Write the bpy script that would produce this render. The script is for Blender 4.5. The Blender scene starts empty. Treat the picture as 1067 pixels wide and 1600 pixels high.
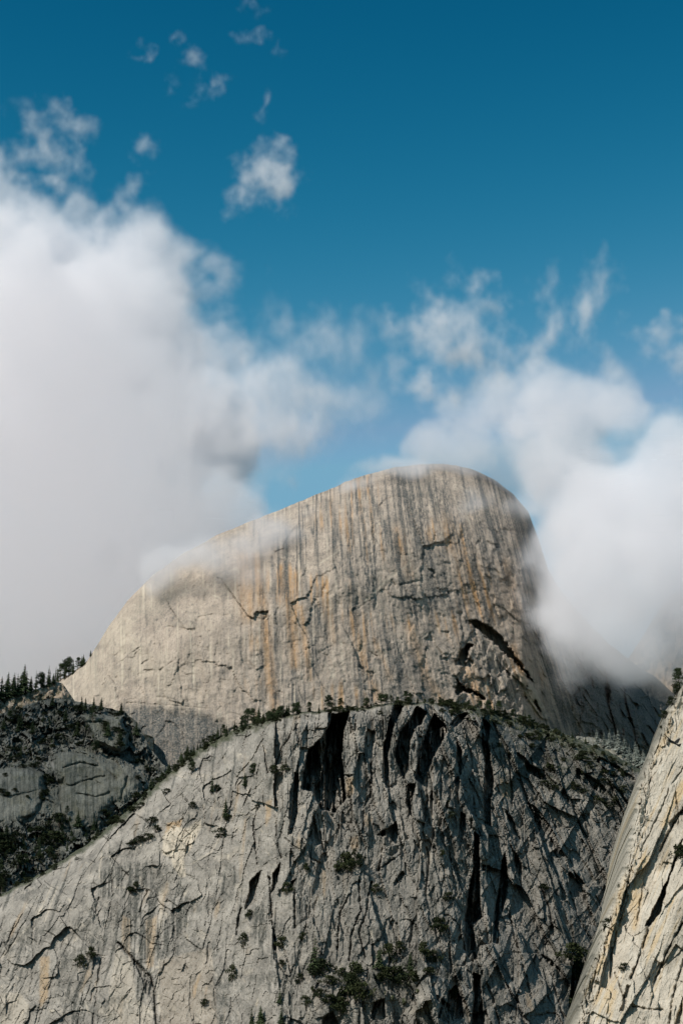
import bpy, math, random
import numpy as np
from mathutils import Vector

# ------------------------------------------------------------------ camera, sky, sun, exposure
SC = bpy.context.scene
COL = SC.collection
PITCH = math.radians(20.0); FOV = math.radians(30.0)
F = 800.0 / math.tan(FOV / 2)
CAMZ = 2.0
cam_d = bpy.data.cameras.new('camera'); cam = bpy.data.objects.new('camera', cam_d); COL.objects.link(cam)
SC.camera = cam
cam_d.sensor_fit = 'VERTICAL'; cam_d.angle = FOV; cam_d.clip_start = 0.5; cam_d.clip_end = 120000
cam.location = (0, 0, CAMZ); cam.rotation_euler = (math.pi / 2 + PITCH, 0, 0)

SUN_DIR = Vector((-0.54, -0.50, 0.68)).normalized()
w = bpy.data.worlds.new('World'); SC.world = w; w.use_nodes = True
nt = w.node_tree; bg = nt.nodes['Background']
sky = nt.nodes.new('ShaderNodeTexSky'); sky.sky_type = 'NISHITA'; sky.sun_disc = False
sky.sun_elevation = math.asin(SUN_DIR.z)
sky.sun_rotation = math.atan2(SUN_DIR.x, SUN_DIR.y)
sky.altitude = 1500; sky.air_density = 1.0; sky.dust_density = 0.2; sky.ozone_density = 1.6
# the film look of the sky: red falls off faster than blue and green as the sky gets deeper
sepc = nt.nodes.new('ShaderNodeSeparateColor'); comb = nt.nodes.new('ShaderNodeCombineColor'); nt.links.new(sky.outputs[0], sepc.inputs[0])
for k, (pw, mu, cap) in enumerate(((10.0, 0.42, 1.17), (3.0, 0.51, 2.05), (2.5, 0.25, 3.6))):
    m0 = nt.nodes.new('ShaderNodeMath'); m0.operation = 'MINIMUM'; m0.inputs[1].default_value = cap; nt.links.new(sepc.outputs[k], m0.inputs[0])
    m1 = nt.nodes.new('ShaderNodeMath'); m1.operation = 'POWER'; m1.inputs[1].default_value = pw
    m2 = nt.nodes.new('ShaderNodeMath'); m2.operation = 'MULTIPLY'; m2.inputs[1].default_value = mu
    nt.links.new(m0.outputs[0], m1.inputs[0]); nt.links.new(m1.outputs[0], m2.inputs[0]); nt.links.new(m2.outputs[0], comb.inputs[k])
nt.links.new(comb.outputs[0], bg.inputs[0])
bg.inputs[1].default_value = 0.09
sun_d = bpy.data.lights.new('sun', 'SUN'); sun_d.energy = 5.0; sun_d.angle = math.radians(0.5); sun_d.color = (1, 0.945, 0.885)
sun = bpy.data.objects.new('sun', sun_d); COL.objects.link(sun)
sun.rotation_euler = SUN_DIR.to_track_quat('Z', 'Y').to_euler()
vs = SC.view_settings; vs.view_transform = 'Standard'; vs.look = 'None'; vs.gamma = 1; vs.exposure = 0.0; vs.use_curve_mapping = False
cy = SC.cycles
cy.use_denoising = True; cy.max_bounces = 18; cy.diffuse_bounces = 3; cy.volume_bounces = 16; cy.transparent_max_bounces = 8

random.seed(7)

# ------------------------------------------------------------------ helpers
def P(px, py, d):
    """world point seen at photo pixel (px, py) when it stands d metres away along the ground"""
    a = (np.asarray(px, float) - 533.5) / F; b = (800.0 - np.asarray(py, float)) / F
    y = math.cos(PITCH) - b * math.sin(PITCH); z = math.sin(PITCH) + b * math.cos(PITCH)
    k = d / y
    return np.stack([a * k, y * k, z * k + CAMZ], -1)

def tag(o, label=None, cat=None, group=None, kind=None):
    if label: o['label'] = label
    if cat: o['category'] = cat
    if group: o['group'] = group
    if kind: o['kind'] = kind
    return o

def smooth(a, b, x):
    t = np.clip((x - a) / (b - a), 0, 1); return t * t * (3 - 2 * t)

def noise(x, y, seed):
    r = np.random.RandomState(seed); ang = r.uniform(0, 2 * np.pi, (256, 256)).astype(np.float32)
    GX = np.cos(ang); GY = np.sin(ang)
    xi = np.floor(x).astype(np.int64); yi = np.floor(y).astype(np.int64)
    xf = (x - xi); yf = (y - yi)
    u = xf * xf * xf * (xf * (xf * 6 - 15) + 10); v = yf * yf * yf * (yf * (yf * 6 - 15) + 10)
    def g(i, j):
        a = (xi + i) & 255; b = (yi + j) & 255
        return GX[a, b] * (xf - i) + GY[a, b] * (yf - j)
    return ((g(0, 0) * (1 - u) + g(1, 0) * u) * (1 - v) + (g(0, 1) * (1 - u) + g(1, 1) * u) * v) * 1.5

def fbm(x, y, seed, octs=4, gain=0.5):
    s = 0; a = 1; t = 0
    for o in range(octs):
        s = s + a * noise(x * 2 ** o + 17.3 * o, y * 2 ** o + 5.1 * o, seed + o); t += a; a *= gain
    return s / t

def ridged(x, y, seed, octs=4, gain=0.5):
    s = 0; a = 1; t = 0
    for o in range(octs):
        s = s + a * (1 - np.abs(noise(x * 2 ** o + 9.7 * o, y * 2 ** o + 3.3 * o, seed + o)) * 2); t += a; a *= gain
    return s / t

def blocks(x, y, seed, jit=0.9):
    """cellular slabs: (random height per cell, tilt, distance to the joint)"""
    r = np.random.RandomState(seed); T = r.uniform(0, 1, (128, 128, 5)).astype(np.float32)
    xi = np.floor(x).astype(np.int64); yi = np.floor(y).astype(np.int64)
    f1 = np.full(x.shape, 9.0); f2 = np.full(x.shape, 9.0)
    H = np.zeros(x.shape); TL = np.zeros(x.shape)
    for i in (-1, 0, 1):
        for j in (-1, 0, 1):
            a = (xi + i) & 127; b = (yi + j) & 127
            t = T[a, b]
            dx = x - (xi + i + 0.5 + (t[..., 0] - 0.5) * jit); dy = y - (yi + j + 0.5 + (t[..., 1] - 0.5) * jit)
            d = np.abs(dx) * 0.75 + np.sqrt(dx * dx + dy * dy) * 0.6
            near = d < f1
            f2 = np.where(near, f1, np.minimum(f2, d))
            f1 = np.where(near, d, f1)
            H = np.where(near, t[..., 2] * 2 - 1, H)
            TL = np.where(near, dx * (t[..., 3] - 0.5) * 2 + dy * (t[..., 4] - 0.5) * 2, TL)
    return H, TL, f2 - f1

def poly_sd(px, py, poly):
    """signed distance to a polygon in px (positive inside)"""
    poly = np.array(poly, float); n = len(poly)
    d = np.full(px.shape, 1e9); ins = np.zeros(px.shape, bool)
    for i in range(n):
        ax, ay = poly[i]; bx, by = poly[(i + 1) % n]
        ex, ey = bx - ax, by - ay
        wx, wy = px - ax, py - ay
        t = np.clip((wx * ex + wy * ey) / (ex * ex + ey * ey + 1e-9), 0, 1)
        d = np.minimum(d, (wx - ex * t) ** 2 + (wy - ey * t) ** 2)
        if ey != 0:
            c = ((ay > py) != (by > py)) & (px < (bx - ax) * (py - ay) / (ey) + ax)
            ins ^= c
    d = np.sqrt(d)
    return np.where(ins, d, -d)

def line_d(px, py, line):
    d = np.full(px.shape, 1e9)
    for (ax, ay), (bx, by) in zip(line[:-1], line[1:]):
        ex, ey = bx - ax, by - ay
        wx, wy = px - ax, py - ay
        t = np.clip((wx * ex + wy * ey) / (ex * ex + ey * ey + 1e-9), 0, 1)
        d = np.minimum(d, (wx - ex * t) ** 2 + (wy - ey * t) ** 2)
    return np.sqrt(d)

def local(px, py, pts, pad):
    p = np.array(pts, float)
    return (px > p[:, 0].min() - pad) & (px < p[:, 0].max() + pad) & (py > p[:, 1].min() - pad) & (py < p[:, 1].max() + pad)

def add_poly(out, px, py, poly, val, soft=1.5, mode='add', cave=False, shrink=0.0):
    m = local(px, py, poly, soft + 1)
    if not m.any(): return
    k = smooth(shrink - soft, shrink + soft, poly_sd(px[m], py[m], poly))
    if cave:       # deep under the roof, shallower towards the foot, with ribs standing inside
        a = px[m]; b = py[m]; p = np.array(poly, float); y0, y1 = p[:, 1].min(), p[:, 1].max()
        t = np.clip((b - y0) / (y1 - y0 + 1e-6), 0, 1)
        rib = smooth(0.12, 0.4, noise(a / 7.0 + t * 1.5, b / 75, 779)) * 0.5 + smooth(0.1, 0.4, noise(a / 4.0, b / 22, 780)) * 0.25
        k = k * (1 - 0.62 * t ** 1.3) * (1 - rib * np.clip(t * 3, 0.25, 1))
    if mode == 'add': out[m] += val * k
    else: out[m] = out[m] * (1 - k) + val * k

def add_line(out, px, py, line, val, width=1.2, rough=False):
    m = local(px, py, line, width * 3)
    if not m.any(): return
    a = px[m]; b = py[m]
    k = np.exp(-(line_d(a, b, line) / width) ** 2)
    if rough:       # joints open and close along their length
        k = np.exp(-(line_d(a, b, line) / (width * (0.55 + 0.9 * np.clip(0.5 + noise(a / 9, b / 9, 777), 0, 1)))) ** 2) * smooth(-0.75, 0.0, noise(a / 17, b / 17, 778))
    out[m] += val * k

def curve(pts):
    p = np.array(pts, float)
    return lambda x: np.interp(x, p[:, 0], p[:, 1])

SURF = {}
def make_sheet(name, PX, PY, D, mat, rgb, smooth_shade, back, keep=True):
    """grid of rock facing the camera (rows x cols) closed by a rounded back behind its first row"""
    W = P(PX, PY, D)
    rows = [W]; cols = [rgb]
    top = W[0]; prev = top
    nb = len(back); ext = []
    for (by, dz) in back:
        q = top.copy(); q[:, 1] += by; q[:, 2] -= dz; ext.append(q)
    V = np.concatenate([np.array(ext[::-1]), W], 0)
    Cc = np.concatenate([np.repeat(rgb[:1], nb, 0), rgb], 0)
    nr, nc = V.shape[:2]
    me = bpy.data.meshes.new(name)
    me.vertices.add(nr * nc); me.vertices.foreach_set('co', V.astype(np.float32).ravel())
    idx = np.arange(nr * nc).reshape(nr, nc)
    q = np.stack([idx[:-1, :-1], idx[1:, :-1], idx[1:, 1:], idx[:-1, 1:]], -1).reshape(-1, 4)
    me.loops.add(q.size); me.loops.foreach_set('vertex_index', q.ravel().astype(np.int32))
    me.polygons.add(len(q)); me.polygons.foreach_set('loop_start', (np.arange(len(q)) * 4).astype(np.int32))
    me.polygons.foreach_set('use_smooth', np.full(len(q), smooth_shade))
    at = me.color_attributes.new('stain_shade', 'FLOAT_COLOR', 'POINT')
    ca = np.zeros((nr * nc, 4), np.float32); ca[:, :Cc.shape[-1]] = Cc.reshape(-1, Cc.shape[-1]); at.data.foreach_set('color', ca.ravel())
    me.update(calc_edges=True); me.validate()
    me.materials.append(mat)
    o = bpy.data.objects.new(name, me); COL.objects.link(o)
    if keep: SURF[name] = (PX.ravel(), PY.ravel(), W.reshape(-1, 3), PY.shape)
    return o

def on(name, px, py):
    a, b, W, _ = SURF[name]
    return W[np.argmin((a - px) ** 2 + (b - py) ** 2)]

def rows_for(top, ny, bottom=1625, tail=(1650, 1700, 1780, 1900), gamma=1.0):
    t = np.linspace(0, 1, ny)[:, None] ** gamma
    PY = top[None, :] * (1 - t) + bottom * t
    T = np.array(tail)[:, None] + 0 * top[None, :]
    return np.concatenate([PY, T], 0)

# ------------------------------------------------------------------ materials
def rock_material(name, base, dark, ochre, pale, sc=1.0, bump=0.6, streak=0.0, contrast=0.35):
    """granite: base colour mottled by noise; the mesh's stain layer puts lichen streaks, ochre and fresh pale rock"""
    m = bpy.data.materials.new(name); m.use_nodes = True; t = m.node_tree; N = t.nodes.new; L = t.links.new
    b = t.nodes['Principled BSDF']; b.inputs['Roughness'].default_value = 0.85; b.inputs['Specular IOR Level'].default_value = 0.25
    tc = N('ShaderNodeTexCoord')
    def ns(scale, detail, rough, vec=None, zs=None):
        n = N('ShaderNodeTexNoise'); n.inputs['Scale'].default_value = scale; n.inputs['Detail'].default_value = detail
        n.inputs['Roughness'].default_value = rough
        if zs is not None:
            mp = N('ShaderNodeMapping'); mp.inputs['Scale'].default_value = (1, 1, zs); L(tc.outputs['Object'], mp.inputs[0]); L(mp.outputs[0], n.inputs['Vector'])
        else: L(tc.outputs['Object'], n.inputs['Vector'])
        return n
    def ramp(src, lo, hi):
        r = N('ShaderNodeMapRange'); r.inputs[1].default_value = lo; r.inputs[2].default_value = hi; r.clamp = True; L(src, r.inputs[0]); return r.outputs[0]
    def mix(fac, a, c, mode='MIX'):
        x = N('ShaderNodeMix'); x.data_type = 'RGBA'; x.blend_type = mode
        if isinstance(fac, float): x.inputs[0].default_value = fac
        else: L(fac, x.inputs[0])
        for k, v in ((6, a), (7, c)):
            if isinstance(v, tuple): x.inputs[k].default_value = v + (1,)
            else: L(v, x.inputs[k])
        return x.outputs[2]
    def mul(a, v):
        x = N('ShaderNodeMath'); x.operation = 'MULTIPLY'; L(a, x.inputs[0])
        if isinstance(v, float): x.inputs[1].default_value = v
        else: L(v, x.inputs[1])
        return x.outputs[0]
    n1 = ns(0.05 * sc, 8, 0.7); n2 = ns(0.6 * sc, 6, 0.75); n3 = ns(0.30 * sc, 6, 0.7, zs=0.05); n4 = ns(1.5 * sc, 3, 0.7)
    c = mix(ramp(n1.outputs[0], 0.35, 0.65), tuple(v * (1 - contrast) for v in base), tuple(min(1, v * (1 + contrast * 0.6)) for v in base))
    c = mix(mul(ramp(n2.outputs[0], 0.5, 0.68), 0.5), c, dark)
    c = mix(mul(ramp(n4.outputs[0], 0.52, 0.7), 0.45), c, dark)
    c = mix(mul(ramp(n3.outputs[0], 0.52, 0.7), float(streak)), c, dark)
    at = N('ShaderNodeAttribute'); at.attribute_name = 'stain_shade'
    sp = N('ShaderNodeSeparateColor'); L(at.outputs['Color'], sp.inputs[0])
    fine = ramp(n2.outputs[0], 0.2, 0.55)
    c = mix(mul(sp.outputs[1], fine), c, ochre)
    c = mix(sp.outputs[2], c, pale)
    c = mix(mul(sp.outputs[0], fine), c, dark)
    c = mix(mul(at.outputs['Alpha'], ramp(n2.outputs[0], 0.3, 0.5)), c, (0.030, 0.037, 0.012))
    L(c, b.inputs['Base Color'])
    nb = ns(0.30 * sc, 10, 0.78); nv = N('ShaderNodeTexVoronoi'); nv.feature = 'DISTANCE_TO_EDGE'; nv.inputs['Scale'].default_value = 0.11 * sc
    mp = N('ShaderNodeMapping'); mp.inputs['Scale'].default_value = (1, 0.5, 0.35)
    wv = N('ShaderNodeVectorMath'); wv.operation = 'ADD'; sv = N('ShaderNodeVectorMath'); sv.operation = 'SCALE'; sv.inputs['Scale'].default_value = 6.0 / sc
    L(n1.outputs['Color'], sv.inputs[0]); L(tc.outputs['Object'], wv.inputs[0]); L(sv.outputs[0], wv.inputs[1]); L(wv.outputs[0], mp.inputs[0]); L(mp.outputs[0], nv.inputs['Vector'])
    sm = N('ShaderNodeMath'); sm.operation = 'ADD'; L(nb.outputs[0], sm.inputs[0]); L(mul(ramp(nv.outputs[0], 0.0, 0.05), 0.12), sm.inputs[1])
    bp = N('ShaderNodeBump'); bp.inputs['Strength'].default_value = 1.0; bp.inputs['Distance'].default_value = bump * 2.5 / sc
    L(sm.outputs[0], bp.inputs['Height']); L(bp.outputs[0], b.inputs['Normal'])
    return m

def flat_material(name, lo, hi, scale, rough=0.9):
    m = bpy.data.materials.new(name); m.use_nodes = True; t = m.node_tree
    b = t.nodes['Principled BSDF']; b.inputs['Roughness'].default_value = rough; b.inputs['Specular IOR Level'].default_value = 0.15
    tc = t.nodes.new('ShaderNodeTexCoord'); n = t.nodes.new('ShaderNodeTexNoise'); n.inputs['Scale'].default_value = scale; n.inputs['Detail'].default_value = 5
    t.links.new(tc.outputs['Object'], n.inputs['Vector'])
    oi = t.nodes.new('ShaderNodeObjectInfo'); ad = t.nodes.new('ShaderNodeMath'); ad.operation = 'MULTIPLY_ADD'; ad.inputs[1].default_value = 0.35
    t.links.new(oi.outputs['Random'], ad.inputs[0]); t.links.new(n.outputs[0], ad.inputs[2])
    r = t.nodes.new('ShaderNodeValToRGB'); r.color_ramp.elements[0].position = 0.35; r.color_ramp.elements[1].position = 0.95
    r.color_ramp.elements[0].color = lo + (1,); r.color_ramp.elements[1].color = hi + (1,)
    t.links.new(ad.outputs[0], r.inputs[0]); t.links.new(r.outputs[0], b.inputs['Base Color'])
    return m

M_CLIFF = rock_material('grey_granite', (0.318, 0.286, 0.24), (0.036, 0.039, 0.032), (0.36, 0.25, 0.14), (0.50, 0.43, 0.33), 1.0, 0.42, 0.5)
M_DOME = rock_material('tan_granite', (0.41, 0.335, 0.262), (0.050, 0.058, 0.057), (0.45, 0.25, 0.10), (0.52, 0.45, 0.34), 0.5, 0.5, 0.62, 0.25)
M_RIGHT = rock_material('pale_granite', (0.46, 0.405, 0.32), (0.085, 0.08, 0.06), (0.44, 0.32, 0.17), (0.58, 0.53, 0.44), 1.8, 0.28, 0.22, 0.16)
M_TALUS = rock_material('talus_ground', (0.26, 0.25, 0.21), (0.028, 0.034, 0.025), (0.16, 0.14, 0.07), (0.36, 0.34, 0.30), 0.7, 1.0, 0.3, 0.5)
M_NEEDLE = flat_material('conifer_needles', (0.014, 0.024, 0.011), (0.056, 0.074, 0.030), 0.35)
M_LEAF = flat_material('shrub_leaves', (0.010, 0.016, 0.006), (0.036, 0.042, 0.015), 0.5)
M_FROST = flat_material('frosted_needles', (0.10, 0.12, 0.10), (0.24, 0.25, 0.21), 0.3)
M_BARK = flat_material('bark', (0.05, 0.038, 0.028), (0.13, 0.10, 0.075), 1.2)
M_GROUND = flat_material('valley_meadow', (0.03, 0.045, 0.018), (0.08, 0.09, 0.035), 0.01)
M_SNOW = flat_material('snow', (0.7, 0.72, 0.75), (0.82, 0.83, 0.85), 0.4)
M_BIRD = flat_material('dark_feathers', (0.010, 0.012, 0.012), (0.03, 0.03, 0.028), 8.0)

# ------------------------------------------------------------------ valley floor
def ground():
    me = bpy.data.meshes.new('valley_floor')
    n = 60; xs = np.linspace(-30000, 30000, n); ys = np.linspace(-20000, 60000, n)
    v = []
    for j in range(n):
        for i in range(n): v.append((xs[i], ys[j], 0.0))
    f = [(j * n + i, j * n + i + 1, (j + 1) * n + i + 1, (j + 1) * n + i) for j in range(n - 1) for i in range(n - 1)]
    me.from_pydata(v, [], f); me.materials.append(M_GROUND)
    o = bpy.data.objects.new('valley_floor', me); COL.objects.link(o); tag(o, kind='structure')
ground()

# ------------------------------------------------------------------ near cliff
NEAR_TOP = [(-160, 1480), (-80, 1440), (0, 1398), (60, 1368), (130, 1324), (200, 1266), (245, 1222), (290, 1184), (330, 1156), (380, 1133), (430, 1121), (480, 1112), (540, 1106),
            (560, 1108), (600, 1099), (660, 1097), (720, 1101), (780, 1114), (840, 1132), (900, 1154), (950, 1174), (1000, 1202), (1050, 1240), (1200, 1330)]
near_top = curve(NEAR_TOP)
DARK = [  # deep alcoves and gullies: polygon, depth in metres
    ([(546, 1111), (537, 1142), (534, 1184), (541, 1247), (524, 1270), (501, 1264), (490, 1240), (471, 1232), (473, 1210), (482, 1172), (505, 1150), (516, 1131), (520, 1116)], 46),
    ([(616, 1101), (631, 1103), (617, 1131), (610, 1157), (607, 1184), (608, 1240), (601, 1225), (599, 1169), (608, 1131)], 22),
    ([(651, 1103), (666, 1112), (659, 1131), (647, 1139), (640, 1165), (638, 1217), (629, 1217), (616, 1180), (625, 1142), (640, 1124)], 26),
    ([(679, 1116), (696, 1133), (698, 1146), (677, 1184), (659, 1225), (649, 1217), (655, 1172), (670, 1131)], 30),
    ([(636, 1225), (649, 1225), (642, 1274), (634, 1255)], 15),
    ([(589, 1304), (619, 1285), (623, 1319), (610, 1319), (602, 1307)], 14),
    ([(537, 1210), (550, 1211), (548, 1215), (538, 1214)], 6),
    ([(702, 1133), (717, 1115), (731, 1115), (712, 1136)], 14),
    ([(752, 1122), (765, 1132), (762, 1163), (772, 1222), (765, 1256), (767, 1291), (757, 1287), (755, 1243), (758, 1194), (752, 1153)], 22),
    ([(714, 1160), (722, 1174), (715, 1256), (711, 1222)], 12),
    ([(741, 1300), (748, 1307), (750, 1410), (753, 1434), (738, 1444), (743, 1479), (733, 1496), (722, 1482), (726, 1451), (727, 1431), (733, 1386), (740, 1352)], 28),
    ([(788, 1334), (793, 1362), (791, 1400), (779, 1438), (779, 1475), (770, 1472), (772, 1427), (781, 1379), (784, 1345)], 24),
    ([(753, 1352), (765, 1352), (764, 1365), (753, 1360)], 10),
    ([(896, 1360), (920, 1388), (915, 1391), (901, 1379)], 10),
    ([(740, 1520), (750, 1525), (752, 1555), (756, 1600), (757, 1640), (738, 1640), (738, 1590), (740, 1555)], 22),
    ([(700, 1548), (712, 1540), (721, 1561), (724, 1589), (707, 1596), (697, 1575)], 18),
    ([(857, 1448), (863, 1444), (865, 1462), (858, 1465)], 9),
    ([(846, 1493), (862, 1500), (875, 1517), (862, 1510)], 8),
    ([(903, 1482), (893, 1513), (891, 1548), (887, 1620), (906, 1620), (920, 1541), (915, 1500)], 22),
    ([(407, 1362), (398, 1412), (383, 1422), (389, 1397), (392, 1375)], 14),
    ([(439, 1349), (434, 1379), (424, 1397), (427, 1364)], 13),
    ([(462, 1373), (456, 1390), (451, 1392), (455, 1378)], 9),
    ([(461, 1208), (466, 1210), (464, 1277), (456, 1304), (449, 1304), (456, 1270)], 13),
    ([(490, 1274), (501, 1319), (492, 1322), (482, 1307)], 9),
    ([(629, 1362), (632, 1366), (617, 1384), (614, 1380)], 6),
    ([(720, 1268), (727, 1275), (722, 1320), (716, 1310)], 9),
    ([(690, 1560), (702, 1570), (700, 1600), (684, 1590)], 12),
    ([(790, 1268), (800, 1278), (812, 1312), (800, 1300)], 9),
    ([(803, 1330), (815, 1350), (812, 1370), (803, 1352)], 9),
    ([(835, 1262), (846, 1280), (842, 1300), (834, 1284)], 8),
    ([(860, 1310), (872, 1330), (868, 1340), (858, 1322)], 8),
    ([(880, 1230), (893, 1260), (887, 1262), (876, 1240)], 8),
    ([(820, 1190), (850, 1205), (872, 1228), (850, 1222), (822, 1205)], 9),
    ([(900, 1200), (935, 1222), (960, 1250), (930, 1236), (900, 1216)], 9),
    ([(935, 1182), (965, 1198), (993, 1218), (985, 1220), (955, 1204), (932, 1190)], 9),
    ([(585, 1565), (600, 1560), (603, 1590), (592, 1600), (580, 1590)], 12),
    ([(505, 1590), (520, 1580), (528, 1600), (520, 1625), (500, 1625)], 10),
    ([(27, 1396), (52, 1378), (50, 1384), (36, 1394)], 6),
    ([(209, 1498), (236, 1527), (242, 1546), (238, 1560), (228, 1552), (222, 1528), (210, 1506)], 5),
]
CRACK = [  # joints: polyline, depth, width
    ([(377, 1420), (372, 1440), (370, 1461)], 7, 1.4), ([(421, 1371), (424, 1420), (430, 1484)], 8, 1.4), ([(460, 1390), (461, 1450)], 6, 1.2),
    ([(546, 1397), (531, 1427), (527, 1487)], 6, 1.2), ([(561, 1375), (563, 1424), (550, 1457), (546, 1502)], 6, 1.3),
    ([(580, 1379), (572, 1424), (561, 1457), (572, 1502)], 6, 1.2), ([(430, 1248), (433, 1315), (440, 1340)], 6, 1.2), ([(396, 1290), (402, 1350)], 5, 1.1),
    ([(185, 1473), (209, 1498), (236, 1527), (242, 1544), (243, 1577), (246, 1620)], 7, 1.8), ([(155, 1402), (150, 1425), (143, 1432)], 6, 1.6), ([(245, 1465), (262, 1450), (285, 1432), (306, 1410)], 5, 1.4),
    ([(248, 1400), (275, 1398), (306, 1409)], 3, 1.2), ([(175, 1360), (177, 1400), (165, 1450)], 5, 1.3), ([(60, 1400), (40, 1440), (5, 1500), (0, 1530)], 4, 1.5),
    ([(25, 1440), (10, 1480), (-10, 1530)], 4, 1.5), ([(52, 1430), (52, 1500), (48, 1550)], 4, 1.4), ([(158, 1500), (150, 1560), (145, 1600)], 6, 1.8),
    ([(130, 1550), (122, 1600)], 4, 1.3), ([(230, 1393), (218, 1425)], 5, 1.4), ([(335, 1195), (300, 1225), (262, 1262), (232, 1280)], 4, 1.6),
    ([(420, 1140), (395, 1185), (370, 1215)], 4, 1.3), ([(360, 1165), (340, 1200), (300, 1240)], 4, 1.3), ([(270, 1250), (305, 1228), (342, 1190)], 3, 1.2), ([(466, 1130), (440, 1170), (430, 1200)], 4, 1.2),
    ([(580, 1195), (582, 1235), (569, 1260), (568, 1290)], 6, 1.5), ([(555, 1125), (556, 1160)], 4, 1.2), ([(590, 1360), (610, 1345), (625, 1335)], 5, 1.3),
    ([(600, 1320), (592, 1360)], 5, 1.2), ([(660, 1300), (670, 1340), (665, 1400)], 5, 1.3), ([(845, 1385), (858, 1420), (862, 1444)], 7, 1.5),
    ([(790, 1410), (815, 1500), (830, 1560)], 5, 1.4), ([(885, 1380), (905, 1440), (925, 1470)], 5, 1.3), ([(800, 1530), (812, 1580), (830, 1620)], 6, 1.6),
    ([(735, 1480), (770, 1560), (785, 1620)], 6, 1.6), ([(865, 1540), (880, 1590)], 5, 1.4), ([(905, 1250), (920, 1310)], 4, 1.3), ([(930, 1400), (945, 1430)], 5, 1.4),
    ([(665, 1150), (668, 1250), (655, 1320)], 6, 1.6), ([(690, 1190), (688, 1260)], 5, 1.5), ([(700, 1320), (712, 1400)], 5, 1.4), ([(735, 1170), (740, 1260), (735, 1300)], 6, 1.5),
    ([(795, 1180), (800, 1260)], 6, 1.6), ([(440, 1470), (455, 1520)], 3, 1.2), ([(350, 1440), (330, 1500)], 3, 1.2),
    ([(100, 1470), (85, 1520), (60, 1600)], 4, 1.4), ([(610, 1440), (622, 1475)], 4, 1.2), ([(645, 1440), (640, 1480)], 4, 1.2), ([(700, 1440), (705, 1520)], 5, 1.4),
    ([(480, 1415), (478, 1460)], 4, 1.1), ([(500, 1300), (508, 1345)], 5, 1.2), ([(445, 1310), (470, 1330), (500, 1350)], 4, 1.2),
]
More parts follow.
